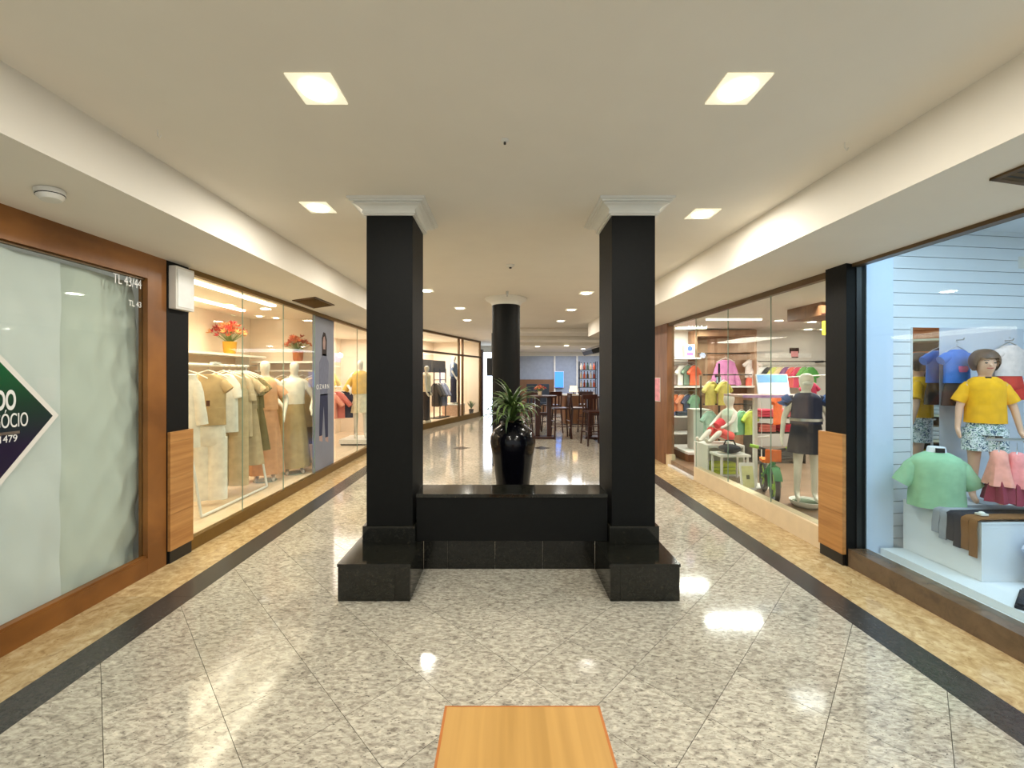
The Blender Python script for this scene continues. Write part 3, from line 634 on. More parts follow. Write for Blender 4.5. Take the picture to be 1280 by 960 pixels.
# second boutique
garments2 = [('shirt', (60, 56, 60), 7.4, 'charcoal'), ('shirt', (150, 130, 110), 7.7, 'taupe'), ('dress', (232, 196, 110), 8.0, 'pale yellow'), ('shirt', (236, 214, 150), 8.25, 'butter yellow')]
r2 = thing('wall_rail', 'white wall rail carrying dark and yellow garments beyond the advertising panel', 'clothes rail', (-3.9, 8.2, 1.72))
MB().tube([(0, -1.2, 0), (0, 1.6, 0)], .012).build('rail', M_wmet, r2)
for y in (-1.1, .2, 1.5): MB().tube([(-.2, y, 0), (0, y, 0)], .01).build('bracket', M_wmet, r2)
for kd, c, y, nm_ in garments2: garment(kd, c, (-3.9, y + .9, 1.62), nm_ + ' garment on the wall rail beyond the advertising panel', rz=R(70), Ln=.7 if kd == 'shirt' else .95, sl=.3)
for i, (c, nm_) in enumerate((((226, 150, 130), 'salmon pink'), ((214, 120, 110), 'coral pink'), ((56, 58, 84), 'navy'))):
    garment('shirt', c, (-3.55 + .12 * i, 8.3 + .1 * i, 1.18), nm_ + ' blouse on the low rail beside the yellow-dressed mannequin', Ln=.6, sl=.3, s=.9)
r3 = thing('low_rail', 'low clothes rail with three blouses beside the yellow-dressed mannequin', 'clothes rail', (-3.43, 8.4, ZF))
MB().tube([(-.35, 0, 0), (-.35, 0, 1.18), (.35, 0.1, 1.18), (.35, .1, 0)], .012).build('frame', M_chrome, r3)
pf = thing('display_platform', 'low white display platform under the yellow-dressed mannequin', 'platform', (-3.02, 8.6, ZF))
MB().box(-.3, -.32, .03, .25, .32, .12).build('top', M_wmet, pf, bevel=.006); MB().box(-.27, -.3, 0, .22, .3, .03).build('plinth', M_bmet, pf)
mq = mannequin('mannequin in a yellow blouse and pale skirt on the white platform', (-2.98, 8.55, ZF + .121), R(20), .95, standing(((.27, .02, 1.16), (.2, -.2, 1.06)), ((.27, .02, 1.16), (.2, -.2, 1.06))), plate=False)
shirt_mb(.18, .13, .5, .4, 25, .075, z=1.46).build('yellow_blouse', cloth((230, 186, 92)), mq, True); skirt_mb(.14, .19, .11, .14, .45, z=1.0).build('pale_skirt', cloth((232, 222, 190)), mq, True)
tag(MB().box(-.13, -.012, 0, .13, .012, .2).build('wall_picture', cloth((190, 176, 200)), None), 'small lilac picture on the wall shelf above the dark garments', 'picture').location = (-3.7, 9.0, 1.80)

# ------------------------------------------------------------------ third boutique (window_4): angled front
A, B = Vector((-2.24, 11.5, 0)), Vector((-.87, 15.45, 0)); du = (B - A); LL = du.length; an = math.atan2(du.y, du.x)
TM = Matrix.Translation(A) @ Matrix.Rotation(an, 4, 'Z')            # local x along the front, +y inside the shop
def st(name, m, *bx, parent=None):
    mb = MB()
    for b in bx: mb.box(*b, TM)
    return struct(name, mb, m, parent)
w4 = st('window_4', M_gold, (-.6, 0, 0, LL, .08, .16))
for b in ((-.6, 0, 2.17, LL, .06, 2.23), (-.6, 0, 2.74, LL, .06, 2.80)): st('rail', M_bronze, b, parent=w4)
for x in (LL * .55, LL * .62, LL - .05): st('mullion', M_bronze, (x, 0, .16, x + .06, .06, 2.80), parent=w4)
for a, b in ((-.6, LL * .55), (LL * .62 + .06, LL - .05)):
    st('pane', M_glass, (a, .025, .16, b, .033, 2.17), parent=w4); st('pane', M_glass, (a, .025, 2.23, b, .033, 2.74), parent=w4)
st('wall_third_boutique', MW, (-.7, 2.0, 0, LL + .1, 2.1, 2.8), (LL + .0, .08, 0, LL + .1, 2.0, 2.8), (-.7, .1, 0, -.62, 2.0, 2.8))
st('floor_third_boutique', mat('boutique_floor', (226, 205, 178), .25), (-.6, .08, 0, LL, 2.0, .12))
dp = st('trim_4', M_dwood, (LL + .0, -.05, 0, LL + .14, .07, 2.5))
def TP(x, y, z): return TM @ Vector((x, y, z))
def TX(px, y):              # local x where the sight line through column px crosses the line y metres behind the front
    lo, hi = -2, 6
    for _ in range(40):
        md = (lo + hi) / 2; p = TM @ Vector((md, y, 0))
        if CX + F * p.x / p.y < px: lo = md
        else: hi = md
    return lo
bd = tag(MB().box(0, -.01, 0, 1.6, .01, .42, Matrix.Rotation(an, 4, 'Z')).build('hanging_board', cloth((70, 64, 58)), None), 'dark grey board hung behind the far angled shop window', 'board'); bd.location = TP(TX(528, 1.0), 1.0, 1.62)
bd = tag(MB().box(0, -.01, 0, .42, .01, .62, Matrix.Rotation(an, 4, 'Z')).build('wall_picture', cloth((60, 50, 52)), None), 'dark framed picture beside the denim-dressed mannequin', 'picture'); bd.location = TP(TX(572, 1.5), 1.5, 1.0)
mq = mannequin('mannequin in a cream blouse and dark trousers in the far angled window', TP(TX(533, .4), .4, .12), an + R(20), 1.0, standing(), M_skin)
shirt_mb(.18, .13, .55, .3, 14, .075, z=1.46).build('cream_blouse', cloth((230, 214, 180)), mq, True); pants_mb(.15, .11, .95, .085, z=1.0).build('dark_trousers', cloth((44, 40, 44)), mq, True)
mq = mannequin('mannequin in a denim shirt and jeans on a pink block in the far window', TP(TX(567, .55), .55, .52), an + R(15), 1.0, standing(((.25, 0, 1.13), (.2, -.1, .95))), M_skin)
shirt_mb(.18, .13, .5, .25, 20, .075, z=1.46).build('denim_shirt', cloth((92, 106, 130)), mq, True); pants_mb(.15, .11, .95, .085, z=1.0).build('dark_jeans', cloth((40, 44, 66)), mq, True)
pb = thing('display_block', 'pale pink display block under the denim-dressed mannequin', 'platform', TP(TX(567, .55), .55, .12), an)
MB().box(-.3, -.3, 0, .3, .3, .37).build('body', cloth((232, 196, 170)), pb); MB().box(-.31, -.31, .37, .31, .31, .399).build('top', M_wmet, pb)
rk = thing('display_rack', 'black steel rack with blue-grey garments in the far angled window', 'clothes rack', TP(TX(550, .6), .6, .12), an)
for x in (-.4, .0, .4): MB().box(x - .015, -.015, 0, x + .015, .015, 1.6).build('post', M_bmet, rk)
MB().box(-.415, -.015, 1.6, .415, .015, 1.63).build('top_bar', M_bmet, rk); MB().box(-.415, -.15, .0, .415, .15, .03).build('base_bar', M_bmet, rk); MB().box(-.4, -.012, 1.24, .4, .012, 1.265).build('hanging_bar', M_bmet, rk)
for i, (c, nm_) in enumerate((((60, 54, 50), 'dark brown'), ((96, 92, 92), 'grey'), ((150, 154, 176), 'pale blue'), ((140, 146, 170), 'blue-grey'))):
    garment('shirt', c, TP(TX(550, .6) - .33 + .2 * i, .6, 1.26), nm_ + ' shirt on the black rack in the far angled window', rz=an + R(60), Ln=.75, sl=.4)
pt = thing('potted_palm', 'small potted palm in the narrow pane of the far angled window', 'plant', TP(TX(589, .25), .25, .121), 0)
MB().lathe([(0, 0), (.12, 0), (.16, .26), (.14, .26), (0, .24)], 18).build('pot', cloth((60, 50, 44)), pt, True); pt.scale = (.6,) * 3
for k in range(22):
    a = k * 2.4; e = random.uniform(.3, 1); d = Vector((math.cos(a), math.sin(a), 0)); rows = []
    for i in range(6):
        u = i / 5; p = d * (.5 * e * u) + Vector((0, 0, .25 + .75 * u - .5 * e * u * u)); sd_ = Vector((-d.y, d.x, 0)) * (.03 * math.sin(math.pi * (u * .9 + .08)) + .002)
        rows.append([p - sd_, p + Vector((0, 0, .004)), p + sd_, p - Vector((0, 0, .004))])
    MB().loft(rows).build('leaf', M_leaf if k % 2 else M_leaf2, pt, True)
# bright exit
struct('wall_exit', MB().box(-7, 17.8, 0, -.95, 17.9, ZC).box(-.30, 17.8, 0, .25, 17.9, ZC).box(-.95, 17.8, 2.55, -.30, 17.9, ZC), M_white)
d1 = struct('door_1', MB().box(-.95, 17.78, 0, -.91, 17.82, 2.55).box(-.34, 17.78, 0, -.30, 17.82, 2.55).box(-.91, 17.78, 2.51, -.34, 17.82, 2.55), M_wmet)
MB().box(-.91, 17.80, 0, -.34, 17.805, 2.51).build('daylit_pane', emis('daylight', (222, 236, 255), 5), d1)
ss = thing('hanging_sign_box', 'black hanging box with a bright white-blue lamp beside the round pillar', 'sign', W(615, 470, 12.5))
MB().box(-.16, -.06, 0, .2, .06, .55).build('box', M_bmet, ss); MB().ball((-.10, -.04, .62), .09, .04, .09).build('lamp', emis('blue_lamp', (205, 228, 255), 10), ss, True)
MB().tube([(0, 0, .55), (0, 0, ZC - W(615, 470, 12.5).z)], .015).build('hanging_rod', M_bmet, ss)

# ------------------------------------------------------------------ café at the far end
struct('wall_cafe_back', MB().box(.25, 16.5, 0, 7, 16.6, .75), mat('wainscot', (120, 84, 58), .5))
w6 = struct('window_5', MB().box(.25, 16.5, 2.3, 7, 16.6, 2.46), M_white)
MB().box(.25, 16.54, 1.36, 2.0, 16.56, 2.3).box(2.06, 16.54, .75, 7, 16.56, 2.3).build('frosted_pane', mat('frosted_glass', (150, 160, 178), .3), w6)
MB().box(.25, 16.52, .75, 2.0, 16.58, 1.36).build('brown_panel', mat('wainscot', (120, 84, 58), .5), w6)
for x in (.25, 2.0, 2.9, 4.2): MB().box(x, 16.48, .75, x + .06, 16.58, 2.3).build('mullion', M_wmet, w6)
struct('wall_cafe_right', MB().box(6.9, 10.3, 0, 7, 16.6, 2.9).box(2.9, 10.2, 0, 7, 10.3, 2.9), M_white)
struct('wall_cafe_left', MB().box(.22, 16.0, 0, .26, 17.8, 2.8), M_white)
aw = thing('cafe_canopy', 'black and steel canopy projecting over the café counter', 'canopy', (2.75, 10.9, 2.05)); aw.rotation_euler = (0, 0, 0)
MB().prism([(-.55, .12), (-.5, .02), (.6, .25), (.6, .45), (.5, .45)], -.5, .7).build('hood', M_bmet, aw); MB().prism([(-.56, .13), (.5, .46), (.5, .49), (-.58, .16)], -.52, .72).build('steel_cover', M_chrome, aw)
# high tables
def high_table(px, label):
    q = W(px, 548, 9.95); t = thing('bar_table', label, 'table', (q.x, 9.95, 0))
    MB().lathe([(0, .99), (.33, .99), (.335, 1.005), (.33, 1.03), (0, 1.03)], 28).build('top', M_dwood, t, True)
    for s in (-1, 1): MB().box(s * .14 - .055, -.055, .05, s * .14 + .055, .055, .985).build('leg', M_dwood, t, bevel=.008)
    MB().box(-.19, -.04, .55, .19, .04, .62).build('crossbar', M_dwood, t); MB().box(-.27, -.16, 0, .27, .16, .05).build('foot', M_dwood, t, bevel=.01)
    return t
high_table(679, 'dark wooden bar table with twin posts beside the round pillar, holding a flower arrangement')
high_table(744, 'dark wooden bar table with twin posts nearest the square pillar by the children\'s shop')
def stool(px, D, rz, label=None):
    q = W(px, 550, D); t = thing('bar_stool', label or 'dark wooden bar stool with slatted back at the café bar tables', 'stool', (q.x, D, 0), rz, 'bar stools at the café tables')
    MB().box(-.19, -.19, .70, .19, .19, .74).build('seat', M_dwood, t, bevel=.01)
    for sx in (-1, 1):
        MB().tube([(sx * .21, -.2, 0), (sx * .17, -.16, .7)], .018, 6).build('leg', M_dwood, t)
        MB().tube([(sx * .21, .22, 0), (sx * .17, .17, .7), (sx * .17, .22, 1.08)], .018, 6).build('leg', M_dwood, t)
    for z in (.26, .42): 
        for s in (-1, 1): MB().tube([(-.2, s * .19, z), (.2, s * .19, z)], .011, 6).build('stretcher', M_dwood, t)
    for s in (-1, 1): MB().tube([(s * .2, -.19, .3), (s * .2, .19, .3)], .011, 6).build('stretcher', M_dwood, t)
    MB().box(-.18, .20, .98, .18, .225, 1.09).build('back_rail', M_dwood, t, bevel=.008)
    for x in (-.1, 0, .1): MB().box(x - .02, .19, .74, x + .02, .205, .99).build('back_slat', M_dwood, t)
for px, D, rz in ((655, 10.5, R(80)), (701, 9.95, R(-85)), (724, 10.0, R(85)), (666, 11.3, R(180)), (732, 11.2, R(170)), (690, 11.0, R(200)), (742, 9.0, R(10))): stool(px, D, rz)
flq = W(679, 498, 9.95)
flowers((flq.x - .08, 9.95, 1.031), .6, 'small peach flowers in the little pot on the bar table by the round pillar', 'little cream pot on the bar table by the round pillar', (220, 200, 170))
# bottle shelf
bs = thing('bottle_shelf', 'black steel shelf of bottles at the back of the café', 'shelf', (2.88, 14.2, 0))
for x in (-.3, .3):
    for y in (-.12, .12): MB().box(x - .012, y - .012, 0, x + .012, y + .012, 2.0).build('post', M_bmet, bs)
for z in (.3, .75, 1.1, 1.4, 1.7): MB().box(-.31, -.13, z, .31, .13, z + .02).build('shelf_board', M_bmet, bs)
bc = [(150, 60, 40), (60, 80, 60), (190, 170, 140), (200, 90, 60), (90, 60, 40), (220, 200, 180)]
for z in (.77, 1.12, 1.42, 1.72):
    for k in range(5):
        c = bc[(k + int(z * 10)) % 6]; cn = {0: 'red-brown', 1: 'green', 2: 'cream', 3: 'orange', 4: 'amber', 5: 'pale'}[(k + int(z * 10)) % 6]
        t = thing('bottle', '%s bottle on the black café shelf' % cn, 'bottle', (2.88 - .22 + .11 * k, 14.2, z + .001), 0, '%s bottles on the café shelf' % cn)
        MB().lathe([(0, 0), (.04, 0), (.04, .13), (.016, .17), (.016, .22), (0, .22)], 10).build('glass', mat('bottle_%d' % bc.index(c), c, .15), t, True); MB().lathe([(0, .22), (.018, .22), (.018, .245), (0, .245)], 8).build('cap', M_bmet, t)
sn = thing('blue_lit_sign', 'glowing blue panel behind the café tables', 'sign', (2.2, 16.40, 1.05)); MB().box(-.17, 0, 0, .17, .05, .62).build('lit_face', emis('blue_panel', (60, 130, 240), 1.3), sn); MB().box(-.19, .05, -.02, .19, .075, .64).build('back_box', M_wmet, sn)
for i, x in enumerate((1.05, 1.5)):
    t = thing('armchair', 'dark blue-grey high-backed armchair by the café wall', 'chair', (x, 15.3, 0), 0, 'armchairs by the café wall'); c = cloth((40, 48, 58))
    MB().box(-.2, -.25, .42, .2, .22, .52).build('seat', c, t, bevel=.03); MB().box(-.2, .16, .5, .2, .26, 1.2).build('backrest', c, t, bevel=.03)
    for s in (-1, 1):
        for y in (-.2, .2): MB().tube([(s * .17, y, 0), (s * .17, y, .43)], .015, 6).build('leg', M_bmet, t)
ct = thing('cafe_counter', 'pale counter with a glowing lamp behind the bar stools', 'counter', (2.35, 13.2, 0))
MB().box(-.45, -.25, 0, .5, .25, .88).build('body', M_brown, ct); MB().box(-.48, -.28, .88, .53, .28, .92).build('top', M_wmet, ct)
tl = thing('table_lamp', 'small glowing warm lamp on the café counter', 'lamp', (2.22, 13.15, .921)); MB().lathe([(0, 0), (.08, 0), (.08, .015), (.015, .02), (.015, .1), (0, .1)], 14).build('base', M_bmet, tl); MB().lathe([(.14, .08), (.11, .26), (0, .26)], 18).build('shade', emis('lampshade', (255, 205, 140), 3), tl, True)
struct('wall_cafe_counter_end', MB().box(2.86, 10.3, 0, 2.9, 10.36, 2.8), M_white)

# ------------------------------------------------------------------ right: children's and toy shop (window_6)
XR = 2.75
M_cream = mat('cream_stone', (226, 206, 172), .35, var=.05)
struct('floor_toy_shop', MB().box(XR + .03, 3.5, 0, 6.9, 8.2, ZF), wood('toy_floor', (120, 96, 74), (142, 116, 92), .35, (1, 4, 1), 3))
MT = mat('toy_shop_wall', (222, 216, 208), .7, var=.02)
struct('wall_toy_shop_back', MB().box(XR + .1, 8.2, 0, 7.0, 8.3, 2.6), MT)
struct('wall_toy_shop_right', MB().box(6.9, 3.4, 0, 7.0, 8.2, 2.6), MT)
struct('wall_toy_shop_near', MB().box(XR + .16, 3.52, 0, 6.9, 3.56, 2.7), M_white)
struct('ceiling_toy_shop', MB().box(XR + .11, 3.45, 2.40, 7, 8.3, 2.5), mat('toy_ceiling', (226, 222, 214), .8, var=.02))
w6 = struct('window_6', MB().box(XR - .01, 3.50, 0, XR + .11, 5.95, .19), M_cream)
MB().box(XR - .01, 3.46, 2.33, XR + .05, 6.87, 2.384).build('top_rail', M_bronze, w6)
MB().box(XR, 6.85, 0, XR + .1, 7.0, .19).build('sill', M_cream, w6)
for a, b in ((3.50, 4.28), (4.284, 5.10), (5.104, 5.95)):
    MB().box(XR + .02, a, .19, XR + .028, b, 2.33).build('pane', M_glass, w6); MB().box(XR + .019, b, .19, XR + .029, b + .003, 2.33).build('glass_joint', M_glassedge, w6)
d2 = struct('door_2', MB().box(XR - .02, 5.95, 0, XR + .35, 6.87, ZF * .3), mat('white_marble', (232, 230, 226), .2, var=.05))
dl_ = MB().box(XR + .03, 6.82, .1, XR + .62, 6.828, 2.33, ).build('open_glass_leaf', M_glass, d2)
MB().tube([(XR + .5, 6.80, .8), (XR + .5, 6.80, 1.5)], .015).build('pull_handle', M_grill, dl_)
struct('wall_wood_end', MB().box(XR - .02, 6.9, .19, XR + .1, 10.2, 2.40).box(XR - .02, 7.0, 0, XR + .1, 10.2, .19), M_brown)
led(3.2, 6.47, 4.05, 6.53, 2.40, 'glowing strip light in the toy shop ceiling before the wood-panelled bay')
led(3.2, 7.62, 3.75, 7.68, 2.40, 'short glowing strip light in the toy shop ceiling above the wall shelves')
for px, py in ((1015, 402), (967, 418), (1005, 415)):
    q = W(px, py, (2.40 - H) * F / (CY - py)); downlight(q.x, min(q.y, 7.9), 2.40, 'small glowing downlight in the toy shop ceiling', .08, 0, 'toy shop ceiling spots')
# wood bay
M_bay = wood('bay_wood', (150, 112, 84), (178, 138, 106), .45, (3, 3, .6), 3)
wb = thing('wooden_display_bay', 'brown wood-panelled wall bay with projecting header in the toy shop', 'display unit', (4.25, 8.19, ZF))
MB().box(-.55, -.04, 0, .55, 0, 2.28).build('back_panel', M_bay, wb); MB().box(-.55, -.35, 2.16, .55, -.04, 2.28).build('header', M_bay, wb)
for s in (-1, 1): MB().box(s * .55, -.3, 0, s * .59, 0, 2.28).build('side_panel', M_bay, wb)
MB().box(-.55, -.3, 1.18, .55, -.04, 1.21).build('shelf_board', M_wmet, wb); MB().tube([(-.55, -.15, 1.84), (.55, -.15, 1.84)], .012).build('rail', M_bmet, wb)
wb = thing('wood_bulkhead', 'brown wooden bulkhead under the toy shop ceiling above the navy-dressed mannequin', 'bulkhead', (4.35, 5.3, 2.24))
MB().box(-.5, -.3, 0, .8, .3, .1595).build('box', M_brown, wb); MB().box(-.5, -.31, 0, .8, -.3005, .02).build('edge_trim', M_dwood, wb)
ys = tag(MB().box(-.05, -.006, 0, .18, .006, .17).tube([(0, 0, .17), (0, 0, .245)], .004, 6).build('hanging_sign', cloth((232, 200, 30)), None), 'plain yellow card hung below the wooden bulkhead', 'sign'); ys.location = (3.93, 5.02, 2.0)
# wall shelving left bay
su = thing('wall_shelving', 'white wall shelves on black posts near the toy shop entrance', 'shelf', (3.35, 7.9, ZF))
for x in (-.36, .36): MB().box(x - .012, .2, 0, x + .012, .225, 2.2).build('post', M_bmet, su)
for z in (.30, .62, 1.18, 1.72): MB().box(-.36, -.15, z, .36, .2, z + .03).build('shelf_board', M_wmet, su)
for z in (1.12, 1.66): MB().tube([(-.36, 0, z), (.36, 0, z)], .01).build('rail', M_chrome, su)
G = 'children\'s garments on the rails by the toy shop entrance'
cs = [((226, 222, 210), 'white'), ((196, 186, 170), 'beige floral'), ((150, 130, 120), 'taupe'), ((230, 226, 216), 'cream'), ((110, 130, 110), 'sage'), ((216, 96, 60), 'orange')]
for i, (c, nm_) in enumerate(cs): garment('shirt', c, (3.05 + .12 * i, 7.9, 1.70), nm_ + ' child\'s top on the upper rail by the toy shop entrance', rz=R(30), s=.62, group=G, Ln=.6)
cs = [((70, 130, 70), 'leaf green'), ((212, 60, 40), 'red'), ((226, 120, 60), 'bright orange'), ((230, 150, 110), 'apricot'), ((60, 70, 100), 'navy'), ((120, 160, 130), 'mint')]
for i, (c, nm_) in enumerate(cs): garment('shirt', c, (3.05 + .12 * i, 7.9, 1.14), nm_ + ' child\'s top on the lower rail by the toy shop entrance', rz=R(30), s=.62, group=G, Ln=.55)
for i, (c, nm_) in enumerate((((90, 110, 150), 'blue'), ((60, 66, 78), 'dark grey'), ((120, 190, 130), 'light green'))): folded((3.12 + .24 * i, 7.86, .751), c, nm_ + ' folded clothes on the low shelf by the toy shop entrance', .22, .22, .08)
bxq = thing('toy_box', 'white carton with a blue emblem on the top shelf by the toy shop entrance', 'box', (3.52, 7.86, 1.851)); MB().box(-.09, -.06, 0, .09, .06, .24).build('carton', M_white, bxq); MB().box(-.06, -.063, .04, .06, -.0605, .1).build('pink_band', cloth((190, 90, 150)), bxq); MB().lathe([(.02, 0), (.05, 0), (.05, .003), (.02, .003)], 16, (0, 0, 0)).build('emblem', cloth((50, 80, 170)), bxq).matrix_local = Matrix.Translation((0, -.0605, .17)) @ Matrix.Rotation(R(90), 4, 'X')
ht = thing('sun_hat', 'small dark hat on the top shelf by the toy shop entrance', 'hat', (3.18, 7.86, 1.851)); MB().lathe([(0, 0), (.11, 0), (.11, .008), (.06, .015), (.055, .07), (.03, .085), (0, .085)], 18).build('hat_body', cloth((60, 40, 44)), ht, True); MB().lathe([(.061, .016), (.063, .03), (.058, .03)], 18).build('hat_band', cloth((150, 60, 60)), ht)
pd = thing('display_pedestal', 'tall white display pedestal inside the toy shop entrance', 'pedestal', (3.32, 7.05, .26)); MB().box(-.13, -.12, 0, .13, .12, .66).build('body', M_white, pd, bevel=.004); MB().box(-.14, -.13, .66, .14, .13, .68).build('cap', M_wmet, pd)
pf = thing('display_platform', 'low brown-sided platform with white top inside the toy shop entrance', 'platform', (3.4, 7.05, ZF)); MB().box(-.4, -.35, 0, .5, .42, .12).build('base', M_brown, pf); MB().box(-.41, -.36, .121, .51, .43, .159).build('top', M_wmet, pf)
# bay outfits
def at(px, py, D): return tuple(W(px, py, D))
garment('shirt', (206, 130, 176), at(907, 450, 8.0), 'pink patterned jacket hung on the wood-panelled bay', Ln=.5, sl=.45, ang=14, s=.95, w=.2)
garment('outfit', (228, 214, 206), at(940, 450, 8.0), 'white frilled top with coral shorts hung on the wood-panelled bay', lower=(226, 96, 76), Ln=.85, s=.62, sl=.15, ang=45)
sv = thing('wall_rail', 'black rail with bright children\'s clothes along the toy shop back wall', 'clothes rail', (5.3, 8.0, 1.78)); MB().tube([(-.5, 0, 0), (1.0, 0, 0)], .012).build('rail', M_bmet, sv)
for x in (-.45, .9): MB().box(x - .01, 0, -.02, x + .01, .199, .02).build('bracket', M_bmet, sv)
cs = [((222, 206, 204), 'pale pink'), ((232, 232, 228), 'white'), ((60, 60, 62), 'black'), ((206, 214, 110), 'lime'), ((222, 200, 150), 'sand'), ((120, 60, 120), 'purple'), ((222, 84, 80), 'coral red'), ((214, 50, 96), 'hot pink'), ((110, 180, 90), 'apple green'), ((90, 170, 80), 'bright green')]
for i, (c, nm_) in enumerate(cs): garment('shirt', c, (4.92 + .115 * i, 8.0, 1.67), nm_ + ' child\'s top on the back wall rail of the toy shop', rz=R(20), s=.72, group='tops on the toy shop back rail', Ln=.55)
for i, (px, c, nm_, k) in enumerate(((968, (240, 238, 232), 'white', .22), (985, (236, 234, 228), 'narrow white', .2), (1010, (228, 226, 222), 'wide white', .2))):
    q = W(px, 447, 8.1); t = tag(MB().box(-.13, -.006, 0, .13, .006, .09).build('price_card', cloth(c), None), nm_ + ' card on the wall above the back rail', 'card', 'cards above the back rail'); t.location = (q.x, 8.19, q.z)
pc = thing('wall_picture', 'small pink and brown picture on the toy shop back wall', 'picture', (W(997, 447, 8.1).x, 8.185, W(997, 447, 8.1).z)); MB().box(-.09, 0, 0, .09, .014, .2).build('frame', M_dwood, pc); MB().box(-.07, -.004, .02, .07, -.0005, .13).build('print', cloth((222, 140, 150)), pc)
# hanging stand: yellow and mint garments
rs = thing('garment_stand', 'black single-post garment stand with yellow and mint pieces behind the seated mannequin', 'clothes stand', (3.42, 6.55, ZF)); MB().tube([(0, 0, 0), (0, 0, 1.6)], .016).build('post', M_bmet, rs); MB().lathe([(0, 0), (.18, 0), (.18, .012), (0, .015)], 20).build('foot', M_bmet, rs)
for z in (1.42, .95): MB().tube([(-.25, 0, z), (.55, .05, z)], .01).build('arm', M_bmet, rs)
for i, (c, x, z, nm_) in enumerate((((226, 214, 120), -.12, 1.42, 'pale yellow'), ((206, 196, 90), .08, 1.42, 'mustard'), ((150, 206, 180), .22, .95, 'mint'), ((120, 190, 150), .36, .95, 'sea green'), ((190, 216, 90), .5, .95, 'lime green'), ((170, 210, 190), -.15, .95, 'pale mint'))):
    garment('shirt', c, (3.42 + x, 6.56, ZF + z - .11), nm_ + ' garment on the black garment stand', rz=R(25), s=.62, Ln=.6, group='garments on the black stand')
# cube display with lime boxes + seated child
cb = thing('cube_display', 'white open cube display holding lime boxes under the seated mannequin', 'display cube', (3.10, 5.95, ZF))
for b, nm_ in (((-.26, -.2, 0, .26, .2, .02), 'bottom_panel'), ((-.26, -.2, .40, .26, .2, .43), 'top_panel'), ((-.26, -.2, .02, -.24, .2, .40), 'side_panel'), ((.24, -.2, .02, .26, .2, .40), 'side_panel'), ((-.24, .18, .02, .24, .2, .40), 'back_panel')): MB().box(*b).build(nm_, M_white, cb)
for i in range(3): folded((3.10, 5.90, ZF + .021 + .05 * i), (206, 222, 60), 'lime green packet stacked in the white cube display', .42, .26, .046, layers=1, nm='lime_packet', cat='packet', group='lime packets in the cube')
def seated():
    J = [((0, .12, .10), (.10, .09)), ((0, .14, .24), (.08, .07)), ((0, .14, .38), (.095, .07)), ((0, .13, .47), (.055, .05)), ((0, .13, .52), .035), ((0, .12, .57), (.065, .075)), ((0, .12, .65), (.08, .09)), ((0, .13, .72), (.05, .055))]
    E = [(i, i + 1) for i in range(7)]
    for s in (-1, 1):
        b = len(J); J += [((s * .10, .13, .44), .036), ((s * .14, .02, .32), .026), ((s * .11, -.10, .25), .019), ((s * .10, -.15, .23), (.022, .013))]; E += [(3, b), (b, b + 1), (b + 1, b + 2), (b + 2, b + 3)]
        b = len(J); J += [((s * .07, .04, .08), .058), ((s * .09, -.16, .17), .042), ((s * .08, -.33, .045), .03), ((s * .08, -.38, .04), (.028, .024)), ((s * .08, -.40, .10), (.024, .02))]; E += [(0, b), (b, b + 1), (b + 1, b + 2), (b + 2, b + 3), (b + 3, b + 4)]
    return J, E
mq = mannequin('small white child mannequin seated in coral pink clothes on the white cube', (3.17, 5.97, ZF + .432), R(-70), 1.0, seated(), M_skin, False)
MB().loft([ring((0, .13 - .0 * k, z), a, b_, 18) for k, (z, a, b_) in enumerate(((.49, .05, .05), (.46, .10, .075), (.36, .115, .09), (.24, .105, .09), (.16, .115, .105)))]).build('mint_vest', cloth((206, 226, 206)), mq, True)
for s in (-1, 1): MB().tube([(s * .07, .06, .10), (s * .085, -.06, .14), (s * .09, -.15, .18)], .072, 10, .058).build('coral_shorts', cloth((232, 92, 88)), mq, True)
MB().tube([(0, -.02, .30), (0, -.12, .25)], .07, 10, .05).build('coral_toy_ball', cloth((226, 70, 80)), mq, True)
# glass display table with sign
tb = thing('display_table', 'high display table with lilac-edged top on one white post, holding a blue sign', 'table', (3.32, 5.22, ZF))
MB().box(-.16, -.02, .012, -.12, .02, 1.14).build('post', M_wmet, tb); MB().box(-.42, -.22, 1.14, .43, .22, 1.165).build('top', cloth((196, 160, 150)), tb); MB().box(-.422, -.225, 1.135, .432, -.2205, 1.168).build('lilac_edge', cloth((190, 150, 200)), tb)
MB().box(-.27, -.12, 0, -.01, .12, .012).build('foot_plate', M_wmet, tb); MB().tube([(-.14, 0, .62), (.1, .1, .62)], .012).build('arm', M_wmet, tb)
lsh = thing('low_shelf', 'dark low shelf with pink folded tops behind the display table', 'shelf', (4.42, 6.75, ZF))
for z_ in (.05, .48, .72): MB().box(-.4, -.17, z_, .4, .17, z_ + .02).build('shelf_board', M_grill, lsh)
for x in (-.39, .39): MB().box(x - .01, -.17, 0, x + .01, .17, 1.0).build('side', M_grill, lsh)
bsn = thing('standing_sign', 'blue and white standing sign on the high display shelf', 'sign', (3.42, 5.22, ZF + 1.1685)); MB().box(-.2, -.008, 0, .2, .008, .26, Matrix.Rotation(R(-12), 4, 'X')).build('board', cloth((206, 214, 222)), bsn); MB().box(-.19, -.0095, .15, .19, -.0085, .25, Matrix.Rotation(R(-12), 4, 'X')).build('blue_print', cloth((110, 160, 206)), bsn)
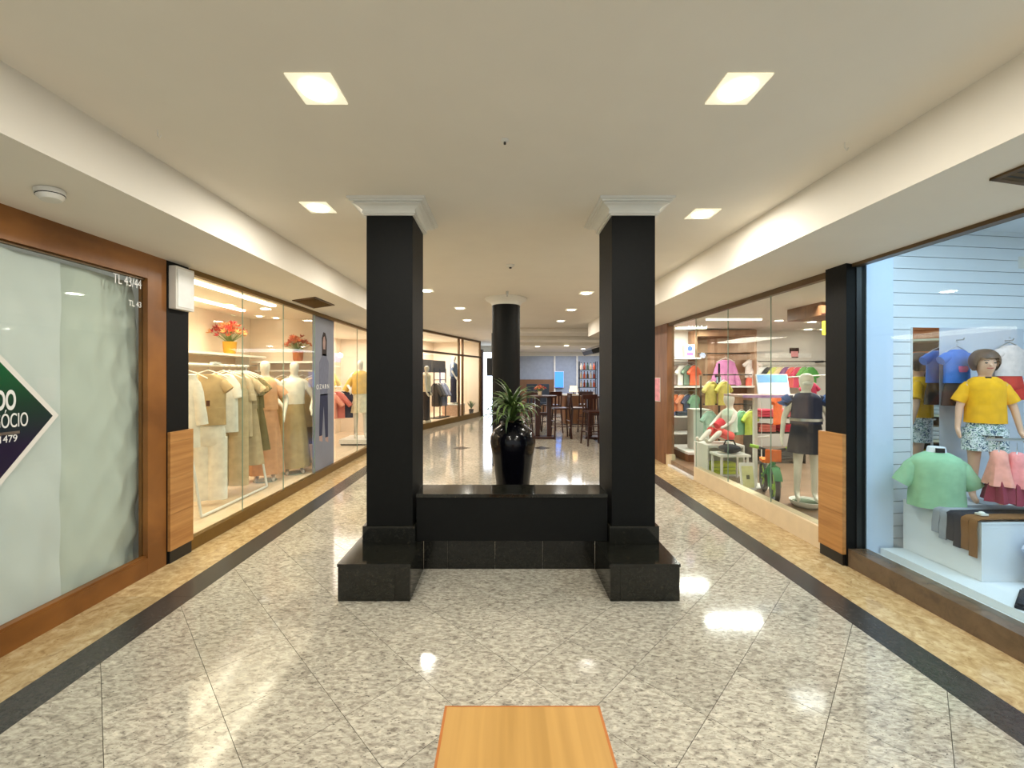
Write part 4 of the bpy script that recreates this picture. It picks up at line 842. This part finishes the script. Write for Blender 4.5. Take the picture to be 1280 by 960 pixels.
for i, (x, z, c, nm_) in enumerate(((-.2, .741, (226, 80, 100), 'pink'), (.12, .741, (236, 120, 130), 'light pink'), (-.2, .501, (230, 130, 120), 'salmon'), (.15, .501, (220, 70, 90), 'raspberry'), (-.15, .071, (44, 44, 50), 'black'), (.15, .071, (70, 74, 78), 'dark grey'))): folded((4.42 + x, 6.73, ZF + z), c, nm_ + ' folded top on the dark low shelf', .28, .26, .12, layers=3, group='folded tops on the dark low shelf')
tvb = thing('small_monitor', 'small black monitor with pale screen below the pink jacket', 'monitor', (W(903, 487, 7.95).x, 7.98, ZF + 1.211)); MB().box(-.14, -.02, .03, .14, .02, .2).build('casing', M_bmet, tvb, bevel=.004); MB().box(-.11, -.0215, .06, .11, -.0205, .17).build('screen', cloth((150, 176, 186)), tvb); MB().box(-.07, -.04, 0, .07, .04, .03).build('foot', M_bmet, tvb)
fp = thing('framed_notice', 'pale framed notice leaning below the high display shelf', 'notice', (3.0, 5.05, ZF + .001)); MB().box(-.09, -.01, 0, .09, .01, .33, Matrix.Rotation(R(-10), 4, 'X')).build('frame', M_white, fp); MB().box(-.07, -.012, .03, .07, -.0105, .29, Matrix.Rotation(R(-10), 4, 'X')).build('print', cloth((214, 212, 150)), fp); MB().box(-.02, -.0135, .13, .02, -.0125, .18, Matrix.Rotation(R(-10), 4, 'X')).build('emblem', cloth((90, 90, 60)), fp)
garment('shirt', (236, 104, 40), at(972, 488, 6.0), 'orange child\'s shirt hung behind the balance bike', s=.7, Ln=.7, rz=R(40))
garment('dress', (222, 70, 110), at(1012, 478, 6.5), 'hot pink child\'s dress hung behind the navy-dressed mannequin', s=.6, Ln=1.0)
rs = thing('clothes_rack', 'white rail holding the orange shirt and the hot pink dress', 'clothes rack', (4.5, 6.3, ZF)); MB().tube([(-.75, -.3, 0), (-.75, -.3, 1.36), (.9, .25, 1.43), (.9, .25, 0)], .013).build('frame', M_wmet, rs)
# balance bike
bk = thing('balance_bike', 'green child\'s balance bike with orange seat behind the toy shop glass', 'bicycle', (3.06, 4.76, ZF), R(-112), None, 1.08)
MG = cloth((50, 120, 70)); MLG = cloth((150, 190, 60))
def wheel(x):
    o = MB(); n_ = 24; rings = []
    for i in range(n_ + 1):
        a = 2 * math.pi * i / n_; rings.append([(x + (.15 + .022 * math.cos(b)) * math.cos(a), .022 * math.sin(b), .172 + (.15 + .022 * math.cos(b)) * math.sin(a)) for b in [2 * math.pi * j / 8 for j in range(8)]])
    w_ = o.loft(rings, False, False).build('wheel', M_bmet, bk, True)
    h = MB().lathe([(0, -.02), (.03, -.02), (.03, .02), (0, .02)], 12)
    for k in range(6): h.tube([(0, 0, 0), (.145 * math.cos(k * 1.047), .145 * math.sin(k * 1.047), 0)], .006, 5)
    hb = h.build('spokes', MLG, w_); hb.matrix_local = Matrix.Translation((x, 0, .172)) @ Matrix.Rotation(R(90), 4, 'X')
wheel(-.26); wheel(.26)
MB().tube([(.26, -.04, .172), (.22, -.04, .36), (.2, 0, .38), (.16, 0, .52)], .018).tube([(.26, .04, .172), (.22, .04, .36), (.2, 0, .38)], .018).build('fork', MG, bk); MB().loft([[(.26 + .2 * math.cos(a) * k_, y_, .172 + .2 * math.sin(a) * k_) for k_, y_ in ((1, -.035), (1.0, .035), (.96, .035), (.96, -.035))] for a in [R(30 + 15 * q_) for q_ in range(9)]]).build('mudguard', MG, bk, True); MB().tube([(.19, 0, .40), (0, 0, .30), (-.26, 0, .172)], .026).tube([(.19, 0, .36), (.0, 0, .25)], .02).build('frame', MG, bk)
MB().tube([(.15, -.16, .56), (.16, 0, .52), (.15, .16, .56)], .012).build('handlebar', M_bmet, bk)
for s in (-1, 1): MB().tube([(.15, s * .12, .55), (.145, s * .2, .565)], .018).build('grip', MLG, bk)
MB().box(-.18, -.06, .36, .0, .06, .40).build('saddle', cloth((236, 120, 40)), bk, bevel=.012); MB().tube([(-.08, 0, .27), (-.09, 0, .37)], .014).build('seat_post', M_chrome, bk)
MB().box(.19, -.07, .42, .215, .07, .54).build('number_plate', cloth((236, 110, 40)), bk, bevel=.006)
# navy mannequin
bw = thing('glass_bowl', 'shallow green-and-white glass bowl base under the navy-dressed mannequin', 'bowl', (3.24, 4.42, ZF)); MB().lathe([(0, 0), (.10, 0), (.14, .03), (.155, .07), (.145, .07), (.13, .045), (0, .045)], 24).build('bowl', M_white, bw, True); MB().lathe([(0, .046), (.13, .046), (.10, .06), (0, .066)], 18).build('moss', cloth((84, 100, 74)), bw, True)
mq = mannequin('tall white child mannequin in a navy dress beside the oak-clad pillar', (3.24, 4.42, ZF + .068), R(-22), .79, standing(((.25, .02, 1.12), (.29, -.05, .84)), ((.26, .05, 1.16), (.2, -.17, 1.03)), child=True), M_skin, False)
shirt_mb(.18, .14, .42, .13, 60, .085, amp=.03, z=1.46).build('navy_bodice', cloth((40, 46, 74)), mq, True)
skirt_mb(.155, .225, .125, .19, .43, z=1.08, amp=.04).build('dark_skirt', cloth((44, 44, 56)), mq, True)
MB().loft([ring((0, 0, 1.115), .190, .152, 20), ring((0, 0, 1.08), .193, .155, 20)]).build('silver_belt', M_chrome, mq, True)
MB().tube([(.19, -.03, 1.40), (.25, -.02, 1.36), (.27, 0, 1.30)], .055, 10, .07).tube([(-.19, -.03, 1.40), (-.25, -.02, 1.36), (-.27, 0, 1.30)], .055, 10, .07).build('blue_frill', cloth((60, 96, 160)), mq, True)
MB().ball((0, -.012, 1.60), .06, .05, .035).build('face_mask', M_white, mq, True).location = (0, -.065, -.01)
bg_ = thing('black_bag', 'black soft bag lying on the low shelf next to the framed notice', 'bag', (3.05, 5.57, ZF + .36)); MB().ball((0, 0, .06), .15, .11, .06).build('bag_body', cloth((40, 42, 50)), bg_, True); MB().tube([(-.08, 0, .11), (-.05, 0, .17), (.05, 0, .17), (.08, 0, .11)], .01).build('handle', cloth((30, 30, 34)), bg_, True)
ls = thing('low_stand', 'small white stand carrying the black bag', 'stand', (3.05, 5.57, ZF)); MB().box(-.2, -.15, .33, .2, .15, .358).build('top', M_wmet, ls)
for x in (-.17, .17):
    for y in (-.12, .12): MB().box(x - .012, y - .012, 0, x + .012, y + .012, .33).build('leg', M_wmet, ls)

# ------------------------------------------------------------------ right near: children's clothes window (window_3)
XK = 2.80
M_skirt = granite('brown_sill_stone', [(88, 72, 56), (106, 88, 68), (118, 98, 76)], .25, 8, 40)
w3 = struct('window_3', MB().box(2.71, -1.5, 0, 2.86, 3.245, .14), M_skirt)
MB().box(2.74, -1.5, 2.36, 2.81, 3.245, 2.385).build('top_rail', M_bronze, w3)
MB().box(XK - .004, -1.5, .14, XK + .004, 3.245, 2.36).build('pane', M_glass, w3)
MB().box(2.775, 3.242, .14, 2.815, 3.249, 2.36).build('edge_channel', M_bmet, w3)
M_kw = mat('children_shop_white', (226, 230, 236), .45, var=.01)
ka = R(7)
KM = Matrix.Translation((3.085, 3.30, 0)) @ Matrix.Rotation(ka, 4, 'Z')       # slat wall: local x along, -y to the room
def kb(*b): return MB().box(*b, KM)
wk = struct('wall_slatted', kb(-.02, .016, ZF, 3.2, .05, 2.72), mat('slat_groove', (150, 152, 165), .7))
z = ZF
while z < 2.68:
    kb(0, 0, z + .003, 3.2, .016, min(z + .0965, 2.70)).build('slat_board', M_kw, wk); z += .0985
struct('wall_window_return', MB().box(2.865, 3.255, ZF, 3.075, 3.29, 2.72), mat('pale_blue_panel', (204, 218, 240), .4, var=.01))
struct('ceiling_children_window', MB().box(2.86, -1.5, 2.70, 6.4, 3.8, 2.8), M_kw)
struct('floor_children_window', MB().box(2.86, -1.5, 0, 6.4, 3.74, ZF), M_kw)
struct('wall_children_back', MB().box(6.3, -1.5, 0, 6.4, 3.8, 2.7).box(2.9, -1.5, 0, 6.3, -1.45, 2.7), M_kw)
pf = thing('display_platform', 'low white window platform under the green T-shirt display', 'platform', (2.96, 2.2, ZF))
MB().prism([(0, -.14), (.40, -.55), (1.4, -.55), (1.4, 1.04), (0, 1.04)], 0.001, .05, 'z').build('top', M_kw, pf); 
plb = thing('display_box', 'long white display box carrying the T-shirt bust and folded trousers', 'display box', (3.13, 2.70, .151))
MB().box(0, 0, 0, .75, .53, .375).build('body', M_kw, plb); MB().box(-.003, -.003, .3752, .753, .533, .387).build('top', M_kw, plb, bevel=.003)
ZT = .151 + .388
# mirror and panel on the slats
def wallx(px, dy):          # local x along the slat wall where the ray through px meets it at offset dy
    best = 0; lo, hi = -1, 4
    for _ in range(50):
        mid = (lo + hi) / 2; p = KM @ Vector((mid, dy, 0)); q = CX + F * p.x / p.y
        if q < px: lo = mid
        else: hi = mid
    return lo, (KM @ Vector((lo, dy, 0))).y
xa, Da = wallx(1140, -.01); xb, Db = wallx(1174, -.01); xc, Dc = wallx(1279, -.01)
zt = H + (CY - 409) / F * Da; zb = H + (CY - 612) / F * Da
mi = thing('wall_mirror', 'narrow frameless mirror on the white slatted wall behind the T-shirt bust', 'mirror', (0, 0, 0)); mi.matrix_world = KM @ Matrix.Translation((xa, 0, zb))
MB().box(0, -.012, 0, xb - xa - .004, -.001, zt - zb).build('backing', M_kw, mi); MB().box(.002, -.014, .002, xb - xa - .006, -.0121, zt - zb - .002).build('silvered_face', M_mirror, mi)
wp = thing('hook_board', 'pale grey hook board behind the boy mannequin', 'board', (0, 0, 0)); wp.matrix_world = KM @ Matrix.Translation((xb, 0, zb))
MB().box(0, -.012, 0, xc - xb, -.001, zt - zb).build('board', mat('grey_panel', (200, 204, 216), .3, var=.02), wp)
for px in (1197, 1258):
    x_, D_ = wallx(px, -.02); MB().tube([(x_ - xb, -.012, zt - zb - .10), (x_ - xb, -.06, zt - zb - .10), (x_ - xb, -.065, zt - zb - .085)], .005, 6).build('hook', M_chrome, wp)
def wall_outfit(px, py, c1, c2, s, label, prnt=None, Lt=.5, dy=-.075, sl=.13, n1='tshirt', n2='shorts', low=True):
    x_, D_ = wallx(px, dy); z_ = H + (CY - py) / F * D_; t = thing('hung_outfit', label, 'outfit'); t.matrix_world = KM @ Matrix.Translation((x_, dy, z_)) @ Matrix.Scale(s, 4)
    shirt_mb(.20, .07, Lt, sl, 52, .075, mb=None, amp=.03).build(n1, cloth(c1), t, True)
    if low: pants_mb(.20, .065, .33, .11, 1.15, mb=None, z=-Lt + .02).build(n2, cloth(c2), t, True)
    hanger(t, m=M_chrome)
    if prnt: MB().loft([ring((0, -.072, -.23), .075, .006, 14), ring((0, -.078, -.27), .08, .006, 14), ring((0, -.072, -.31), .06, .006, 14)]).build('chest_print', cloth(prnt), t, True)
    return t
wall_outfit(1196, 437, (60, 116, 200), (62, 52, 46), .58, 'blue child\'s T-shirt with pink print over dark brown shorts hung on the wall panel', (206, 90, 150), Lt=.46)
wall_outfit(1262, 432, (232, 212, 206), (214, 52, 44), .62, 'pale lace blouse over red shorts hung on the wall panel behind the boy', Lt=.40)
# boy mannequin
DB = 3.13; bx_ = W(1231, 600, DB).x; zs = 1.12 / 1.73
by = thing('boy_mannequin', 'boy mannequin with brown hair, yellow T-shirt and leaf-print shorts on the white box', 'mannequin', (bx_, DB, ZT + .001), R(-27), None, zs)
J, E = standing(((.22, -.01, 1.10), (.25, -.05, .86)), ((.24, .0, 1.10), (.27, -.05, .84)), child=True)
body('body', J, E, M_flesh, by)
ts_ = shirt_mb(.172, .135, .54, .24, 22, .085, amp=.06, z=1.475, sr=.085).build('yellow_tshirt', cloth((240, 176, 20)), by, True)
so_ = pants_mb(.16, .125, .42, .105, 1.1, z=1.03, amp=.05).build('leaf_print_shorts', leafprint('leaf_print'), by, True)
MB().box(.02, -.155, .74, .08, -.15, .80).build('price_tag', M_bmet, so_); MB().box(-.025, -.075, 1.455, .025, -.065, 1.475).build('neck_label', M_bmet, ts_)
hz0 = 1.55 + .075 * 1.28
# hair cap, eyes, nose, mouth, ears
hb = MB(); rows = []
for k in range(9):
    rows.append([])
    for i in range(28):
        a = 2 * math.pi * i / 28; fr = max(0, min(1, (-math.sin(a) - .45) / .35)); fr = fr * fr * (3 - 2 * fr); t0 = -.85 * (1 - fr) + .22 * fr + .06 * math.sin(11 * a); th = t0 + (math.pi / 2 - t0) * k / 8; rr = max(.03, math.cos(th * .92)); lift = 0
        rows[-1].append((.128 * rr * math.cos(a) * (1 + .02 * math.sin(9 * a)), .01 + .142 * rr * math.sin(a) * (1 + .02 * math.sin(7 * a)), hz0 + .01 + .145 * math.sin(th) + lift))
hb.loft(rows, False, True).build('hair', M_hair, by, True)
for s in (-1, 1):
    MB().ball((s * .036, -.122, hz0 - .012), .014, .006, .009).build('eye', M_bmet, by, True); MB().ball((s * .102, .0, hz0 - .02), .014, .022, .034).build('ear', M_flesh, by, True)
    MB().tube([(s * .018, -.128, hz0 + .014), (s * .036, -.127, hz0 + .020), (s * .054, -.116, hz0 + .014)], .004, 6).build('eyebrow', M_hair, by)
MB().ball((0, -.128, hz0 - .038), .013, .014, .018).build('nose', M_flesh, by, True)
MB().tube([(-.026, -.108, hz0 - .072), (0, -.116, hz0 - .078), (.026, -.108, hz0 - .072)], .006, 6).build('mouth', cloth((176, 84, 76)), by, True)
MB().lathe([(0, 0), (.13, 0), (.13, .006), (0, .01)], 20).build('base_plate', M_chrome, by)
# green T-shirt bust
tb_ = thing('tshirt_bust', 'white headless bust wearing a pale green T-shirt on the white display box', 'mannequin', (W(1174, 620, 3.02).x, 3.04, ZT + .001), R(-24), None, .92)
MB().loft([ring((0, 0, zz), a, b, 22) for zz, a, b in ((0, .15, .09), (.10, .15, .09), (.25, .165, .10), (.36, .15, .085), (.41, .10, .06), (.435, .06, .052), (.47, .054, .05), (.478, .05, .046))]).build('bust', M_kw, tb_, True)
shirt_mb(.172, .11, .44, .21, 24, .066, amp=.06, z=.435, sr=.075).build('green_tshirt', cloth((150, 196, 160)), tb_, True)
MB().box(-.028, -.058, .437, .028, -.052, .472).build('neck_label', M_bmet, tb_)
# draped trousers on the box
def drape(y0, y1, c, label, drop, seed, xe=.5):
    rnd = random.Random(seed); t = thing('draped_trousers', label, 'trousers', (3.13, (y0 + y1) / 2, ZT)); hw = (y1 - y0) / 2; path = [(-.022, -drop), (-.026, -drop * .6), (-.020, -drop * .2), (-.016, .006), (-.002, .016), (.1, .018), (xe * .6, .018), (xe, .016)]
    for s in (-1, 1):
        rows = []
        for k, (x, z_) in enumerate(path):
            off = (.03 if s > 0 else 0) * (1 if k < 3 else 0); cy = s * hw * .5; row = []
            for (yy, up) in ((-hw * .48, 0), (0, .004 * math.sin(k + seed)), (hw * .48, 0), (hw * .48, 1), (0, 1), (-hw * .48, 1)):
                th = .008 if up == 1 else 0; dx, dz = (-th, 0) if k < 4 else (0, th)
                row.append((x + dx, cy + yy + .006 * math.sin(2 * k + seed), z_ + dz + (off if k < 3 else 0)))
            rows.append(row)
        MB().loft(rows).build('trouser_leg', cloth(c), t, True)
drape(2.885, 2.985, (150, 156, 170), 'grey trousers draped over the white display box beside the bust', .19, 1, .6); drape(2.795, 2.888, (36, 38, 52), 'navy trousers draped over the white display box between the grey and brown pairs', .21, 2, .6); drape(2.702, 2.797, (128, 86, 46), 'brown trousers draped over the white display box by its corner', .235, 3, .6)
tag(MB().box(-.025, -.02, 0, .025, .02, .012).ball((0, 0, .014), .018, .014, .01).build('price_tag', M_white, None), 'small white tag lying on the brown trousers', 'tag').location = (3.2, 2.76, ZT + .03)
# white shirt on the box front, black folded shirt on platform
ws = thing('hung_white_shirt', 'pale lilac-white T-shirt hung on the front of the white display box', 'shirt', (3.56, 2.62, ZT + .01)); shirt_mb(.20, .05, .44, .12, 28, .07, amp=.03, sr=.055).build('fabric', cloth((214, 220, 244)), ws, True); MB().tube([(-.15, 0, -.04), (0, .0, .012), (.15, 0, -.04)], .006).tube([(0, 0, .012), (0, .08, .005)], .004, 6).build('hanger', M_chrome, ws)
fs_ = thing('folded_shirt', 'black folded T-shirt lying on the white window platform', 'shirt', (3.17, 2.38, ZF + .0505), R(35)); MB().box(-.16, -.13, 0, .16, .13, .018).build('lower_fold', cloth((28, 30, 40)), fs_, True, bevel=.006); MB().box(-.15, -.12, .0185, .15, .12, .034).build('upper_fold', cloth((34, 36, 46)), fs_, True, bevel=.005); MB().tube([(-.05, .05, .037), (0, .0, .038), (.05, .05, .037)], .006, 6).build('collar', cloth((120, 112, 104)), fs_)
# dress rail
dr = thing('dress_rail', 'chrome rail carrying little pink dresses beside the boy mannequin', 'clothes rail', (3.95, 2.85, ZF)); MB().tube([(-.6, .02, .96), (.6, -.12, .96)], .01).build('rail', M_chrome, dr)
for x in (.05, .55): MB().tube([(x, -.056 - .06 * (x > .1), 0), (x, -.056 - .06 * (x > .1), .96)], .01).build('post', M_chrome, dr)
for i, (px, nm_) in enumerate(((1249, 'salmon pink ruffled dress with maroon hem, nearest the boy mannequin'), (1268, 'rose pink ruffled dress with maroon hem on the chrome rail'), (1290, 'pink and yellow ruffled dress on the chrome rail'))):
    q = W(px, 563 + 2 * i, 2.86); t = thing('ruffled_dress', nm_, 'dress', (q.x, 2.86 - .015 * i, q.z), R(38), None, .56)
    MB().loft([ring((0, 0, z_), a, b, 24, am, 5, i) for z_, a, b, am in ((0, .04, .04, 0), (-.03, .09, .07, 0), (-.12, .11, .08, .03), (-.30, .16, .11, .12), (-.42, .19, .13, .18))]).build('pink_tier', cloth(((236, 160, 146), (238, 150, 150), (236, 140, 150))[i]), t, True)
    MB().loft([ring((0, 0, z_), a, b, 24, am, 6, i) for z_, a, b, am in ((-.36, .14, .09, .1), (-.48, .18, .12, .16), (-.62, .20, .14, .2))]).build('maroon_tier', cloth((140, 44, 70) if i < 2 else (226, 196, 40)), t, True)
    hanger(t, w=.08, m=M_chrome)
# stock shelves seen in the mirror (inside the shop, out of frame)
sk = thing('stock_shelves', 'cream stock shelves of folded clothes facing the wall mirror', 'shelf', (5.45, 1.95, ZF), R(59))
SKM = Matrix.Translation((5.45, 1.95, ZF)) @ Matrix.Rotation(R(59), 4, 'Z')
for x in (-.7, -.1, .5): MB().box(x - .02, -.2, 0, x + .02, .2, 2.1).build('upright', cloth((206, 200, 170)), sk)
for z_ in [.02 + .3 * i for i in range(8)]: MB().box(-.7, -.2, z_, .5, .2, z_ + .025).build('shelf_board', cloth((206, 200, 170)), sk)
MB().box(-.72, -.22, 0, .52, -.2, 2.15).build('back_panel', cloth((90, 80, 74)), sk)
rnd = random.Random(5); pal = [((60, 56, 58), 'dark grey'), ((150, 60, 80), 'berry'), ((206, 180, 60), 'yellow'), ((96, 70, 56), 'brown'), ((60, 70, 90), 'slate blue'), ((190, 190, 186), 'light grey'), ((196, 110, 60), 'rust')]
for i in range(7):
    for x in (-.4, .2):
        c, nm_ = pal[rnd.randrange(7)]; folded(tuple(SKM @ Vector((x, .02, .046 + .3 * i))), c, nm_ + ' folded pile on the stock shelves', .4, .3, .15, rz=R(59), layers=3, group=nm_ + ' piles on the stock shelves')

pp = thing('pink_reflection', 'small pink patch painting a reflection on the brown wooden end wall beside the toy shop entrance', 'poster', (XR - .0205, 7.35, 1.05)); MB().box(-.006, -.16, 0, 0, .16, .42).build('backing', M_white, pp); MB().box(-.0075, -.15, .01, -.0062, .15, .41).build('print', cloth((222, 150, 160), .25), pp)  # backing and print only paint a pink reflection onto the wood, no real poster
